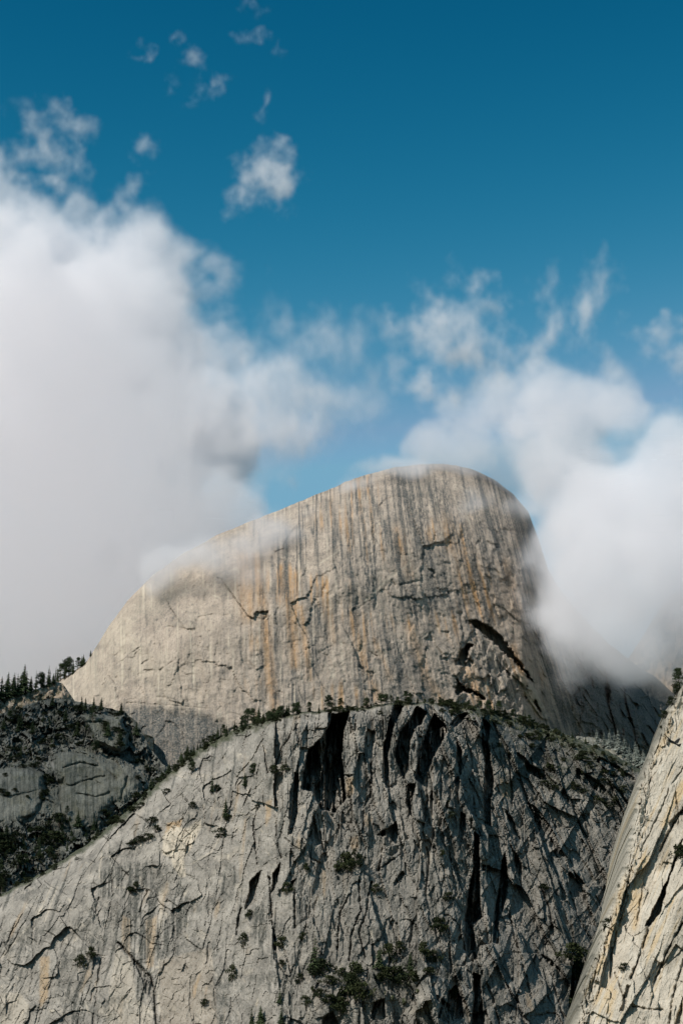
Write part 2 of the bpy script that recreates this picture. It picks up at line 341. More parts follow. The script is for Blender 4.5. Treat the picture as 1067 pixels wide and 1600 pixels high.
def near_cliff():
    nx, ny = 900, 470
    x = np.linspace(-110, 1150, nx)
    top = near_top(x) + 2.0 * fbm(x / 22, 0 * x + 3, 5, 4) * 2
    PY = rows_for(top, ny); PX = np.repeat(x[None], PY.shape[0], 0)
    H = PY - top[None]
    wx = fbm(PX / 70, PY / 90, 11, 6, 0.55) * 7; wy = fbm(PX / 60, PY / 60, 21, 6, 0.55) * 9
    X = PX + wx; Y = PY + wy
    k = np.where(X < 520, 0.0010, 0.0014)
    U = (X - 520) / (1 + k * (Y - 1100)); V = Y
    right = smooth(640, 860, PX); left = 1 - smooth(330, 470, PX)
    amp = 0.30 + 0.70 * smooth(330, 520, PX + 60 * fbm(PX / 120, PY / 120, 31, 3))
    slab = left * (1 - smooth(180, 330, H))          # smoother leaning slab at the upper left
    amp = amp * (1 - 0.25 * slab) * (1 - 0.5 * smooth(1300, 1370, PY) * smooth(710, 620, PX))
    h1, t1, e1 = blocks(U / 62, V / 210, 41); h2, t2, e2 = blocks(U / 31 + 40, V / 76, 42)
    h3, t3, e3 = blocks(U / 12 + 80, V / 38, 43); h4, t4, e4 = blocks(U / 4.8 + 11, V / 11 + 9, 44)
    as_ = 0.13 + 0.87 * amp
    disp = amp * (h1 * 7 + t1 * 16 + h2 * 3.6 + t2 * 10) + as_ * (h3 * 1.5 + t3 * 4.6)
    disp += (0.30 + 0.70 * amp) * (h4 * 0.4 + t4 * 1.35)
    # slanting joint set cutting across the vertical one: sharp wedges
    Q1 = (PX * 0.86 + PY * 0.5) + wx; Q2 = (PY * 0.86 - PX * 0.5) + wy
    g1 = blocks(Q1 / 44, Q2 / 120, 45); g2 = blocks(Q1 / 17 + 7, Q2 / 44, 46)
    wedge = 0.35 + 0.35 * smooth(640, 760, PX + 40 * noise(PX / 60, PY / 60, 47))
    disp += wedge * (g1[1] * 8 * amp + g1[0] * 2 * amp + g2[0] * 0.9 + g2[1] * 3.4 * as_)
    gm = smooth(-0.1, 0.35, noise(PX / 19, PY / 23, 66)); gm2 = smooth(-0.1, 0.3, noise(PX / 8 + 5, PY / 11, 67))
    disp -= amp * (np.exp(-(e1 / 0.03) ** 2) * 2.5 * gm + np.exp(-(e2 / 0.04) ** 2) * 1.8 * gm2 + np.exp(-(e3 / 0.07) ** 2) * 0.9 * (1 - gm))
    # diagonal fractures of the left slab
    R = (PX * 0.72 + PY * 0.70); S = (PX * 0.70 - PY * 0.72)
    d1, dt1, de1 = blocks((S + wx) / 60, (R + wy) / 26, 51)
    disp += slab * (d1 * 1.6 + dt1 * 5.0)
    d2, dt2, de2 = blocks((S + wx) / 21, (R + wy) / 9, 52); disp += left * (d2 * 0.35 + dt2 * 1.3)
    disp += (0.7 + 0.3 * amp) * fbm(PX / 16, PY / 22, 61, 6, 0.66) + 5 * fbm(PX / 130, PY / 150, 62, 3)
    disp += amp * 1.1 * ridged(U / 14, V / 60, 63, 4, 0.5) + 0.3 * ridged(PX / 11 + 0.3 * PY / 11, PY / 13, 64, 4, 0.6)
    wxp = PX + 3.0 * fbm(PX / 14, PY / 14, 71, 5, 0.75); wyp = PY + 3.5 * fbm(PX / 12, PY / 14, 72, 5, 0.75)
    rec = np.zeros_like(PX)
    for poly, d in DARK: add_poly(rec, wxp, wyp, poly, d * 1.6, 1.2, cave=True)
    for ln, d, wd in CRACK: add_line(rec, wxp, wyp, ln, d * (1.0 if ln[0][0] > 360 or ln[0] == (185, 1473) else (0.55 if abs(ln[-1][1] - ln[0][1]) > 2 * abs(ln[-1][0] - ln[0][0]) else 0.25)), wd * (1.0 if ln[0][0] > 360 or ln[0] == (185, 1473) else 0.75), ln[0] != (185, 1473))
    # inner fluting inside the alcoves
    rec *= 1 + 0.25 * noise(PX / 6, PY / 120, 75)
    # plan and profile of the buttress
    D = 1500 + 0.25 * np.maximum(0, 430 - PX) + 0.0 * PX
    rr = np.maximum(0, PX - 640); D += 0.05 * rr + 0.00030 * rr ** 2
    lean = 0.16 + 0.22 * left + 0.14 * right
    D += lean * (1625 - np.minimum(PY, 1900)) * 0.9
    Hn = np.clip(1 - H / (26 + 60 * left + 30 * right), 0, 1)
    D += (30 + 35 * left + 10 * right) * (1 - np.sqrt(np.maximum(0, 1 - Hn ** 2)))
    # boulder-strewn ledge and outcrop at the foot
    led = np.zeros_like(PX)
    add_poly(led, wxp, wyp, [(480, 1540), (540, 1512), (640, 1510), (700, 1520), (712, 1560), (700, 1640), (480, 1640), (430, 1600)], 9, 14)
    lump = blocks(PX / 34 + wx / 20, PY / 30 + wy / 20, 81)
    led += (led / 9) * (lump[0] * 4 + lump[1] * 6)
    big = np.maximum(0, 1 - ((PX - 678) / 34) ** 2 - ((PY - 1568) / 44) ** 2); led += 12 * np.sqrt(big)
    fade = smooth(0, 10, H)
    D = D - (disp * (0.35 + 0.65 * fade) + led) + rec * smooth(-2, 10, H)
    # stains, and a tone that darkens towards the right
    st = np.zeros(PX.shape + (3,))
    Ux = (X - 520) / (1 + k * (Y - 1100))
    dk = smooth(0.10, 0.36, fbm(Ux / 6, V / 150, 91, 5, 0.6)) * smooth(-0.25, 0.12, fbm(PX / 60, PY / 90, 92, 3)) * 0.95
    dk += 0.45 * smooth(0.05, 0.45, fbm(PX / 24, PY / 30, 93, 5, 0.65)) * (0.5 + 0.5 * right)
    dk += (1 - right) * 0.55 * smooth(-0.1, 0.35, fbm(PX / 75 + 3, PY / 60, 105, 5, 0.6)) * smooth(0.0, 0.3, 0.2 + fbm(PX / 7, PY / 16, 106, 4, 0.65))
    dk += 0.45 * left * smooth(0.12, 0.34, fbm((S + wx) / 5, (R + wy) / 60, 107, 4, 0.6)) * smooth(-0.1, 0.2, fbm(PX / 50, PY / 50 + 9, 108, 3))
    dk += 0.22 * right + 0.08 * smooth(420, 560, PX)
    for pl in ([(196, 1400), (236, 1400), (233, 1470), (222, 1520), (200, 1500)], [(213, 1503), (241, 1530), (240, 1575), (226, 1580), (212, 1560)],
               [(245, 1440), (300, 1420), (290, 1465), (262, 1490), (245, 1500)], [(155, 1360), (232, 1345), (240, 1385), (160, 1400)]):
        m = np.zeros_like(PX); add_poly(m, wxp, wyp, pl, 1.0, 8); dk += m * 1.3 * smooth(-0.15, 0.35, fbm(PX / 4.2, PY / 90, 94, 3))
    vg = np.zeros_like(PX)
    for pl in ([(765, 1118), (860, 1150), (960, 1190), (1000, 1225), (980, 1260), (900, 1240), (820, 1215), (780, 1215), (760, 1160)],
               [(640, 1500), (690, 1490), (720, 1530), (640, 1545), (560, 1560), (520, 1530)], [(890, 1480), (930, 1480), (915, 1620), (885, 1620)]):
        add_poly(vg, wxp, wyp, pl, 0.75, 12)
    dk += vg * smooth(-0.25, 0.2, fbm(PX / 14, PY / 12, 95, 4)) + 0.18 * smooth(420, 520, PX)
    oc = 0.55 * smooth(0.18, 0.5, fbm(Ux / 12 + 50, V / 120, 96, 4)) * smooth(0.0, 0.3, fbm(PX / 80 + 9, PY / 80, 97, 3))
    for pl, v in (([(64, 1495), (78, 1495), (76, 1560), (62, 1575)], 0.8), ([(192, 1430), (205, 1436), (204, 1500), (190, 1470)], 0.5), ([(228, 1440), (246, 1430), (240, 1510), (230, 1515)], 0.7),
                  ([(541, 1215), (555, 1213), (552, 1240), (541, 1245)], 0.8), ([(570, 1270), (582, 1280), (578, 1296), (570, 1290)], 0.7), ([(415, 1252), (425, 1250), (423, 1275), (416, 1290)], 0.8),
                  ([(780, 1215), (800, 1225), (798, 1250), (785, 1245)], 0.9), ([(545, 1310), (560, 1305), (562, 1325), (548, 1328)], 0.6), ([(262, 1286), (285, 1280), (282, 1294), (258, 1304)], 1.0),
                  ([(468, 1300), (472, 1330), (462, 1320)], 0.6), ([(250, 1500), (330, 1480), (340, 1600), (250, 1610)], 0.18)):
        m = np.zeros_like(PX); add_poly(m, wxp, wyp, pl, v, 2.5); oc += m
    pa = np.zeros_like(PX)
    for pl, v in (([(255, 1307), (270, 1290), (293, 1294), (300, 1288), (314, 1280), (315, 1292), (297, 1328), (287, 1341), (290, 1368), (283, 1372), (270, 1355), (268, 1338), (255, 1335)], 0.95),
                  ([(249, 1395), (256, 1395), (253, 1456), (248, 1456)], 0.5), ([(183, 1480), (208, 1502), (212, 1560), (240, 1580), (236, 1625), (165, 1625), (172, 1540)], 0.35),
                  ([(-5, 1552), (30, 1550), (46, 1570), (44, 1625), (-20, 1625)], 0.4)):
        m = np.zeros_like(PX); add_poly(m, wxp, wyp, pl, v, 2.0); pa += m
    # thin pale veins
    for ln in ([(0, 1500), (60, 1430), (82, 1385)], [(90, 1385), (70, 1440)], [(340, 1262), (372, 1270), (400, 1276)], [(180, 1386), (205, 1388), (225, 1384)], [(452, 1304), (475, 1312), (500, 1330)],
               [(300, 1350), (330, 1330), (350, 1300)], [(860, 1215), (905, 1240), (918, 1260), (925, 1275)], [(900, 1212), (912, 1232), (930, 1270)], [(160, 1330), (155, 1370), (165, 1380)],
               [(250, 1500), (246, 1540), (250, 1580)], [(240, 1200), (290, 1215)], [(330, 1500), (335, 1520), (345, 1530)]):
        add_line(pa, wxp, wyp, ln, 0.5, 1.2)
    pa += 0.25 * smooth(0.25, 0.5, fbm(PX / 30 + 7, PY / 30, 98, 4)) * (1 - right)
    pa += 0.65 * smooth(0.86, 0.97, ridged((Ux + wx) / 34, (V + wy) / 90, 101, 2)) * smooth(0.0, 0.3, noise(PX / 25, PY / 25, 102))
    pa += 0.5 * smooth(0.88, 0.97, ridged((PX + PY) / 50, (PX - PY) / 30, 103, 2)) * smooth(0.1, 0.35, noise(PX / 22 + 5, PY / 22, 104))
    st[..., 0] = np.clip(dk, 0, 0.92); st[..., 1] = np.clip(oc, 0, 1); st[..., 2] = np.clip(pa, 0, 1)
    bw = np.interp(PX, [0, 160, 220, 400, 450, 690, 740, 900, 1000], [5, 10, 16, 16, 5, 5, 14, 22, 10])
    mo = smooth(1.25, 0.3, H / bw + 0.6 * fbm(PX / 12, PY / 8, 99, 4)) * 0.95
    mo = np.clip(mo + 0.55 * vg * smooth(0.0, 0.3, fbm(PX / 9, PY / 7, 100, 4)), 0, 1)
    st = np.concatenate([st, mo[..., None]], -1)
    back = [(12, 1), (30, 4), (60, 14), (110, 50), (160, 160), (200, 420), (230, 640)]
    o = make_sheet('cliff', PX, PY, D, M_CLIFF, st, False, back)
    tag(o, 'grey fractured granite cliff with dark vertical alcoves filling the foreground below the dome', kind='structure')
near_cliff()

# ------------------------------------------------------------------ dome
DOME_TOP = [(-160, 1128), (-80, 1112), (0, 1098), (60, 1080), (110, 1054), (138, 1031), (152, 1008), (175, 972), (200, 938), (240, 898), (285, 866), (340, 836), (400, 811), (440, 795), (500, 771),
            (540, 753), (580, 739), (620, 730), (660, 725), (700, 725), (735, 732), (770, 748), (800, 770), (825, 800), (842, 845), (856, 890), (880, 930), (910, 965), (950, 1005), (1000, 1045), (1060, 1075), (1200, 1120)]
dome_top = curve(DOME_TOP)
D_CRACK = [
    ([(372, 868), (400, 868), (455, 877)], 7, 1.6), ([(358, 895), (372, 870)], 4, 1.3), ([(262, 978), (300, 985), (312, 978)], 9, 2.2), ([(310, 965), (330, 960), (356, 962)], 6, 2.0),
    ([(232, 1008), (232, 1032), (222, 1037)], 6, 1.6), ([(226, 1047), (250, 1048)], 8, 2.0), ([(250, 1047), (275, 1030)], 5, 1.3), ([(288, 1040), (298, 1022)], 4, 1.2), ([(245, 1088), (270, 1092), (285, 1100)], 5, 1.5),
    ([(200, 1098), (245, 1101), (285, 1103), (330, 1108), (380, 1118)], 4, 1.3), ([(440, 958), (470, 982)], 5, 1.3), ([(400, 965), (410, 970), (418, 962)], 6, 1.6), ([(500, 870), (530, 855), (560, 850)], 4, 1.3),
    ([(530, 890), (545, 875), (600, 860)], 4, 1.2), ([(560, 950), (590, 930), (612, 905)], 4, 1.4), ([(625, 915), (640, 910), (655, 908)], 8, 2.4), ([(615, 822), (630, 825)], 4, 1.3),
    ([(772, 860), (785, 868), (800, 875)], 7, 1.6), ([(775, 826), (800, 832), (830, 838)], 4, 1.4), ([(720, 960), (722, 985)], 9, 2.2), ([(720, 960), (738, 955), (752, 943)], 4, 1.3),
    ([(468, 1065), (490, 1040), (515, 1015)], 3, 1.2), ([(598, 1015), (625, 1038)], 4, 1.3), ([(498, 1020), (520, 1008)], 4, 1.2), ([(570, 1078), (590, 1080)], 5, 1.6), ([(130, 1060), (180, 1040), (220, 1010)], 3, 1.3),
    ([(385, 820), (420, 805)], 3, 1.3), ([(260, 960), (300, 920), (320, 910), (330, 912)], 4, 1.5), ([(395, 1015), (410, 1020), (412, 1045), (405, 1060)], 5, 1.6), ([(390, 1010), (402, 1005)], 6, 1.6),
    ([(880, 1120), (900, 1090), (935, 1100)], 7, 2), ([(860, 1070), (880, 1050)], 5, 1.6), ([(905, 1075), (945, 1088), (960, 1100)], 7, 2.0), ([(945, 1075), (960, 1110), (972, 1140), (985, 1160)], 10, 3.0),
    ([(920, 1110), (940, 1125), (960, 1150)], 7, 2.0), ([(1000, 1060), (1010, 1100), (1000, 1140)], 8, 2.2), ([(870, 1040), (900, 1020)], 4, 1.5), ([(510, 770), (545, 758)], 4, 1.6), ([(850, 1035), (868, 1032), (880, 1040)], 6, 2.0),
    ([(640, 985), (655, 998), (668, 990)], 4, 1.2), ([(445, 1005), (470, 1000)], 3, 1.2), ([(330, 1000), (318, 1040)], 3, 1.2), ([(690, 1005), (700, 1012)], 6, 1.8),
]
D_DARK = [
    ([(727, 969), (738, 968), (750, 970), (763, 977), (777, 987), (789, 1000), (799, 1013), (809, 1027), (819, 1041), (828, 1055), (834, 1067), (829, 1066), (820, 1055), (809, 1043), (799, 1032), (790, 1027), (778, 1014), (764, 1000), (750, 988), (738, 979)], 20),
    ([(737, 1003), (725, 1007), (716, 1021), (709, 1034), (711, 1041), (727, 1043), (730, 1030), (735, 1014), (741, 1008)], 24),
    ([(714, 1058), (709, 1079), (714, 1088), (723, 1082), (739, 1084), (757, 1096), (762, 1094), (752, 1084), (739, 1077), (728, 1073), (720, 1066)], 20),
    ([(815, 1083), (824, 1090), (828, 1097), (818, 1092)], 14),
    ([(836, 1090), (846, 1112), (842, 1116), (832, 1098)], 14),
    ([(303, 968), (330, 958), (352, 960), (345, 970), (315, 974)], 7),
]
STREAK = [  # dark water streaks: polyline, half width, strength
    ([(636, 770), (650, 830), (668, 880), (682, 950)], 4.5, 1.0), ([(590, 790), (610, 850), (628, 900), (640, 950)], 4.0, 0.75), ([(560, 780), (574, 850), (590, 920)], 2.5, 0.6),
    ([(520, 790), (535, 860), (545, 900)], 3, 0.6), ([(540, 780), (555, 860), (570, 950), (580, 1080)], 2.0, 0.55), ([(405, 830), (408, 900), (410, 1000), (410, 1110)], 2.2, 0.8), ([(425, 870), (430, 960), (436, 1100)], 3.0, 0.75),
    ([(445, 880), (452, 960), (460, 1060)], 3.2, 0.85), ([(470, 850), (480, 930), (492, 1050)], 2.5, 0.8), ([(418, 950), (428, 1090)], 2.0, 0.7), ([(350, 930), (352, 1000), (350, 1060)], 2.5, 0.5), ([(480, 790), (500, 900), (512, 1000)], 2.2, 0.6),
    ([(640, 1020), (655, 1060), (668, 1100)], 9, 0.8), ([(615, 1030), (628, 1100)], 6, 0.6), ([(600, 990), (620, 1040)], 4, 0.5), ([(690, 760), (705, 850), (735, 950)], 2.5, 0.5), ([(750, 760), (775, 850), (810, 960)], 3, 0.6),
    ([(720, 740), (740, 800), (760, 880)], 2.5, 0.5), ([(800, 790), (815, 850), (835, 930)], 3.5, 0.7), ([(780, 800), (795, 860), (820, 950)], 2.5, 0.6), ([(828, 830), (840, 880), (846, 910)], 6, 0.7),
    ([(300, 1000), (300, 1080)], 1.6, 0.5), ([(228, 1060), (230, 1100)], 2, 0.6), ([(560, 900), (575, 1000), (590, 1080)], 2, 0.5), ([(500, 930), (512, 1080)], 1.8, 0.5), ([(655, 760), (668, 830), (690, 900)], 1.8, 0.5),
    ([(765, 820), (790, 880)], 2.0, 0.6), ([(575, 760), (590, 800)], 2, 0.5), ([(375, 860), (378, 960), (376, 1040)], 1.6, 0.45), ([(738, 1080), (740, 1105)], 3, 0.5),
    ([(275, 1095), (280, 1180)], 4, 0.8), ([(250, 1105), (252, 1170)], 5, 0.9), ([(300, 1110), (300, 1170)], 3, 0.7), ([(225, 1105), (228, 1150)], 5, 0.9), ([(325, 1112), (325, 1150)], 2.5, 0.6),
]
OCHRE = [([(400, 870), (412, 950), (420, 1040), (430, 1110)], 7, 0.85), ([(440, 890), (455, 960), (462, 1040)], 7, 0.9), ([(380, 880), (388, 960)], 14, 0.55), ([(470, 950), (485, 1060)], 5, 0.6),
         ([(550, 960), (570, 1040), (590, 1090)], 7, 0.7), ([(585, 1000), (610, 1060)], 4, 0.4), ([(640, 980), (665, 1060), (690, 1095)], 8, 0.5), ([(730, 1050), (750, 1090)], 12, 0.6), ([(800, 1010), (820, 1070)], 5, 0.6),
         ([(700, 820), (740, 900), (770, 960)], 22, 0.30), ([(620, 830), (640, 900)], 10, 0.35), ([(790, 880), (810, 960)], 9, 0.45), ([(820, 1080), (845, 1120)], 5, 0.7), ([(505, 920), (520, 1000)], 8, 0.35)]
def dome():
    nx, ny = 800, 330
    x = np.linspace(-110, 1150, nx)
    top = dome_top(x) + 3 * fbm(x / 30, 0 * x + 8, 205, 5, 0.55)
    PY = rows_for(top, ny, 1215, (1240, 1300, 1400, 1600, 1900)); PX = np.repeat(x[None], PY.shape[0], 0)
    H = PY - top[None]
    # the streaks and ribs follow the fall line: they fan out to the right
    lean = 0.02 + 0.30 * smooth(430, 900, PX)
    U = PX - lean * (PY - 1000); V = PY
    wx = fbm(PX / 45, PY / 60, 211, 6, 0.62) * 10
    D = 3600 + 0 * PX
    D += 0.0012 * (PX - 470) ** 2 * (PX < 470) + 0.0030 * (PX - 470) ** 2 * (PX >= 470) * 0.55
    rr = np.maximum(0, PX - 815); D += 1.6 * rr
    D += 0.34 * (1215 - np.minimum(PY, 1500))
    Hr = 170.0 + 60 * smooth(300, 100, PX) - 40 * smooth(700, 850, PX)
    Hn = np.clip(1 - H / Hr, 0, 1)
    D += (330 - 220 * smooth(330, 170, PX)) * (1 - np.sqrt(np.maximum(0, 1 - Hn ** 2 * 0.985)))
    disp = 16 * fbm(PX / 150, PY / 150, 221, 3) + 5 * fbm(PX / 50, PY / 45, 222, 4)
    h1, t1, e1 = blocks((U + wx) / 85, (V + wx * 1.5) / 70, 291); h2, t2, e2 = blocks((U + wx) / 28 + 30, (V + wx) / 34, 232); h3, t3, e3 = blocks((U + wx) / 9 + 3, V / 16, 233)
    rough = 0.7 + 0.5 * smooth(520, 760, PX)
    disp += h1 * 1.1 + t1 * 6 + rough * (h2 * 1.0 + t2 * 4.0) + rough * (h3 * 0.6 + t3 * 2.2)
    disp -= rough * (np.exp(-(e1 / 0.03) ** 2) * 1.6 + np.exp(-(e2 / 0.05) ** 2) * 1.0) * smooth(-0.1, 0.35, noise(PX / 17, PY / 17, 236))
    disp += 2.2 * fbm(U / 6, V / 130, 241, 4, 0.6) + 2.1 * fbm(PX / 12, PY / 10, 242, 5, 0.72) * (0.5 + rough)
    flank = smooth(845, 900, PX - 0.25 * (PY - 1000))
    b5 = blocks((PX - 0.35 * PY) / 32, PY / 60, 251); b6 = blocks((PX - 0.5 * PY) / 13, PY / 22, 253); disp += flank * (b5[0] * 14 + b5[1] * 40 + b6[0] * 5 + b6[1] * 15) + flank * 9 * fbm(PX / 14, PY / 14, 252, 5, 0.65)
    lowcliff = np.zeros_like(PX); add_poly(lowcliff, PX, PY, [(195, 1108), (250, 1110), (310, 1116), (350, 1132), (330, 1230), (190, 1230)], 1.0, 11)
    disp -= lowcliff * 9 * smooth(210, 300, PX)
    wxp = PX + 2.4 * fbm(PX / 14, PY / 14, 261, 5, 0.72); wyp = PY + 2.4 * fbm(PX / 14, PY / 14, 262, 5, 0.72)
    rec = np.zeros_like(PX)
    for pl, d in D_DARK:
        if d > 7: add_poly(rec, wxp + 5.5 * fbm(PX / 8, PY / 8, 263, 4, 0.8), wyp + 5.5 * fbm(PX / 8, PY / 8, 264, 4, 0.8), pl, d * 2.6, 1.2, cave=d > 20, shrink=1.8)
    for ln, d, wd in D_CRACK: add_line(rec, wxp, wyp, ln, d * 0.5, wd * 0.8, True)
    # broken rock under the arch, then the flake on its lower right
    und = np.zeros_like(PX); add_poly(und, wxp, wyp, [(725, 975), (760, 1000), (800, 1040), (830, 1075), (850, 1120), (800, 1125), (710, 1115), (706, 1050), (712, 1000)], 1.0, 8)
    bu = blocks((PX + 0.4 * PY + wx) / 16, (PY - 0.2 * PX) / 26, 265); rec -= und * (bu[0] * 3.5 + bu[1] * 11)
    add_poly(rec, wxp, wyp, [(806, 1048), (818, 1056), (838, 1080), (858, 1124), (846, 1124), (824, 1092)], -9, 1.5)
    add_poly(rec, wxp, wyp, [(390, 1012), (408, 1012), (414, 1040), (400, 1046), (388, 1030)], -4, 2)
    D = D - disp * (0.15 + 0.85 * smooth(0, 80, H)) + rec
    st = np.zeros(PX.shape + (3,))
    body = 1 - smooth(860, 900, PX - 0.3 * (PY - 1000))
    dk = np.zeros_like(PX); oc = np.zeros_like(PX)
    sx = PX + 3.0 * fbm(PX / 5, PY / 60, 271, 3)
    for ln, wd, s in STREAK: add_line(dk, sx, PY, ln, s * 1.1, wd)
    dk *= 0.65 + 0.5 * fbm(U / 3, V / 40, 272, 3)
    band = smooth(340, 420, PX) * smooth(240, 60, np.abs(H - 110)) 
    dk += 1.2 * (smooth(0.05, 0.3, fbm(U / 4.2, V / 200, 273, 4, 0.6)) + 0.7 * smooth(0.1, 0.4, fbm(U / 12, V / 260, 277, 4, 0.6))) * smooth(-0.25, 0.18, fbm(U / 60, PY / 110, 274, 4, 0.6)) * (0.22 + 0.78 * smooth(350, 500, PX))
    dk += 0.35 * smooth(0.05, 0.4, fbm(PX / 22, PY / 20, 275, 5, 0.65)) * rough
    dk += 0.65 * lowcliff + 0.75 * lowcliff * smooth(-0.1, 0.3, fbm(PX / 3.5, PY / 90, 276, 3)) + 0.65 * flank  # cloud shade painted into the colour of foot cliff and flank, plus streaks
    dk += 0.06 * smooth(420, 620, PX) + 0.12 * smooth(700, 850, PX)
    dk += 0.7 * smooth(470, 600, PX) * smooth(0.06, 0.26, fbm(U / 7 + 11, V / 300, 278, 4, 0.62)) * smooth(330, 60, H)
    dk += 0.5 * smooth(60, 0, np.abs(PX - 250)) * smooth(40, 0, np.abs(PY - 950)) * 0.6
    for ln, wd, s in OCHRE: add_line(oc, sx, PY, ln, s, wd)
    oc *= 0.7 + 0.6 * fbm(U / 4, V / 90, 281, 3)
    oc += 0.75 * smooth(0.05, 0.4, fbm(U / 9 + 70, V / 160, 282, 4)) * smooth(-0.05, 0.3, fbm(PX / 100 + 5, PY / 100, 283, 2)) * smooth(360, 400, PX)
    pa = 0.55 * smooth(0.2, 0.5, fbm(U / 4 + 33, V / 120, 284, 4)) + 0.28 * smooth(380, 200, PX) * smooth(-0.3, 0.3, fbm(PX / 60, PY / 60, 285, 3)) * (1 - lowcliff)
    pa *= body * (1 - 0.6 * smooth(600, 700, PX))
    pa += flank * 0.7 * smooth(0.84, 0.96, ridged((PX - 0.4 * PY) / 30, PY / 50, 288, 3)) * smooth(-0.1, 0.2, noise(PX / 20, PY / 20, 289))
    add_poly(pa, wxp, wyp, [(806, 1048), (818, 1056), (838, 1080), (858, 1124), (846, 1124), (824, 1092)], 0.5, 2)
    for ln in ([(770, 1000), (775, 1040), (763, 1060), (755, 1085)], [(798, 1055), (775, 1075), (758, 1090)], [(800, 1082), (806, 1104)], [(640, 880), (600, 910), (570, 940)], [(530, 860), (500, 880)],
               [(870, 1050), (888, 1020)], [(885, 1010), (905, 1035), (912, 1055)]):
        add_line(pa, wxp, wyp, ln, 0.6, 1.2)
    pa += 0.5 * smooth(0.87, 0.97, ridged((U + wx) / 40, (V + wx) / 60, 286, 2)) * smooth(0.0, 0.3, noise(PX / 25, PY / 25, 287)) * body
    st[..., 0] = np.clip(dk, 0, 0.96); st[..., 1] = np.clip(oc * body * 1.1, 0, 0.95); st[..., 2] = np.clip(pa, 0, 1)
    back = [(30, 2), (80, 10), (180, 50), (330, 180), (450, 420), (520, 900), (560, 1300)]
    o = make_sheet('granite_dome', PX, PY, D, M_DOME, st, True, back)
    tag(o, 'huge rounded tan granite dome with dark and ochre vertical streaks, partly in cloud', kind='structure')
dome()

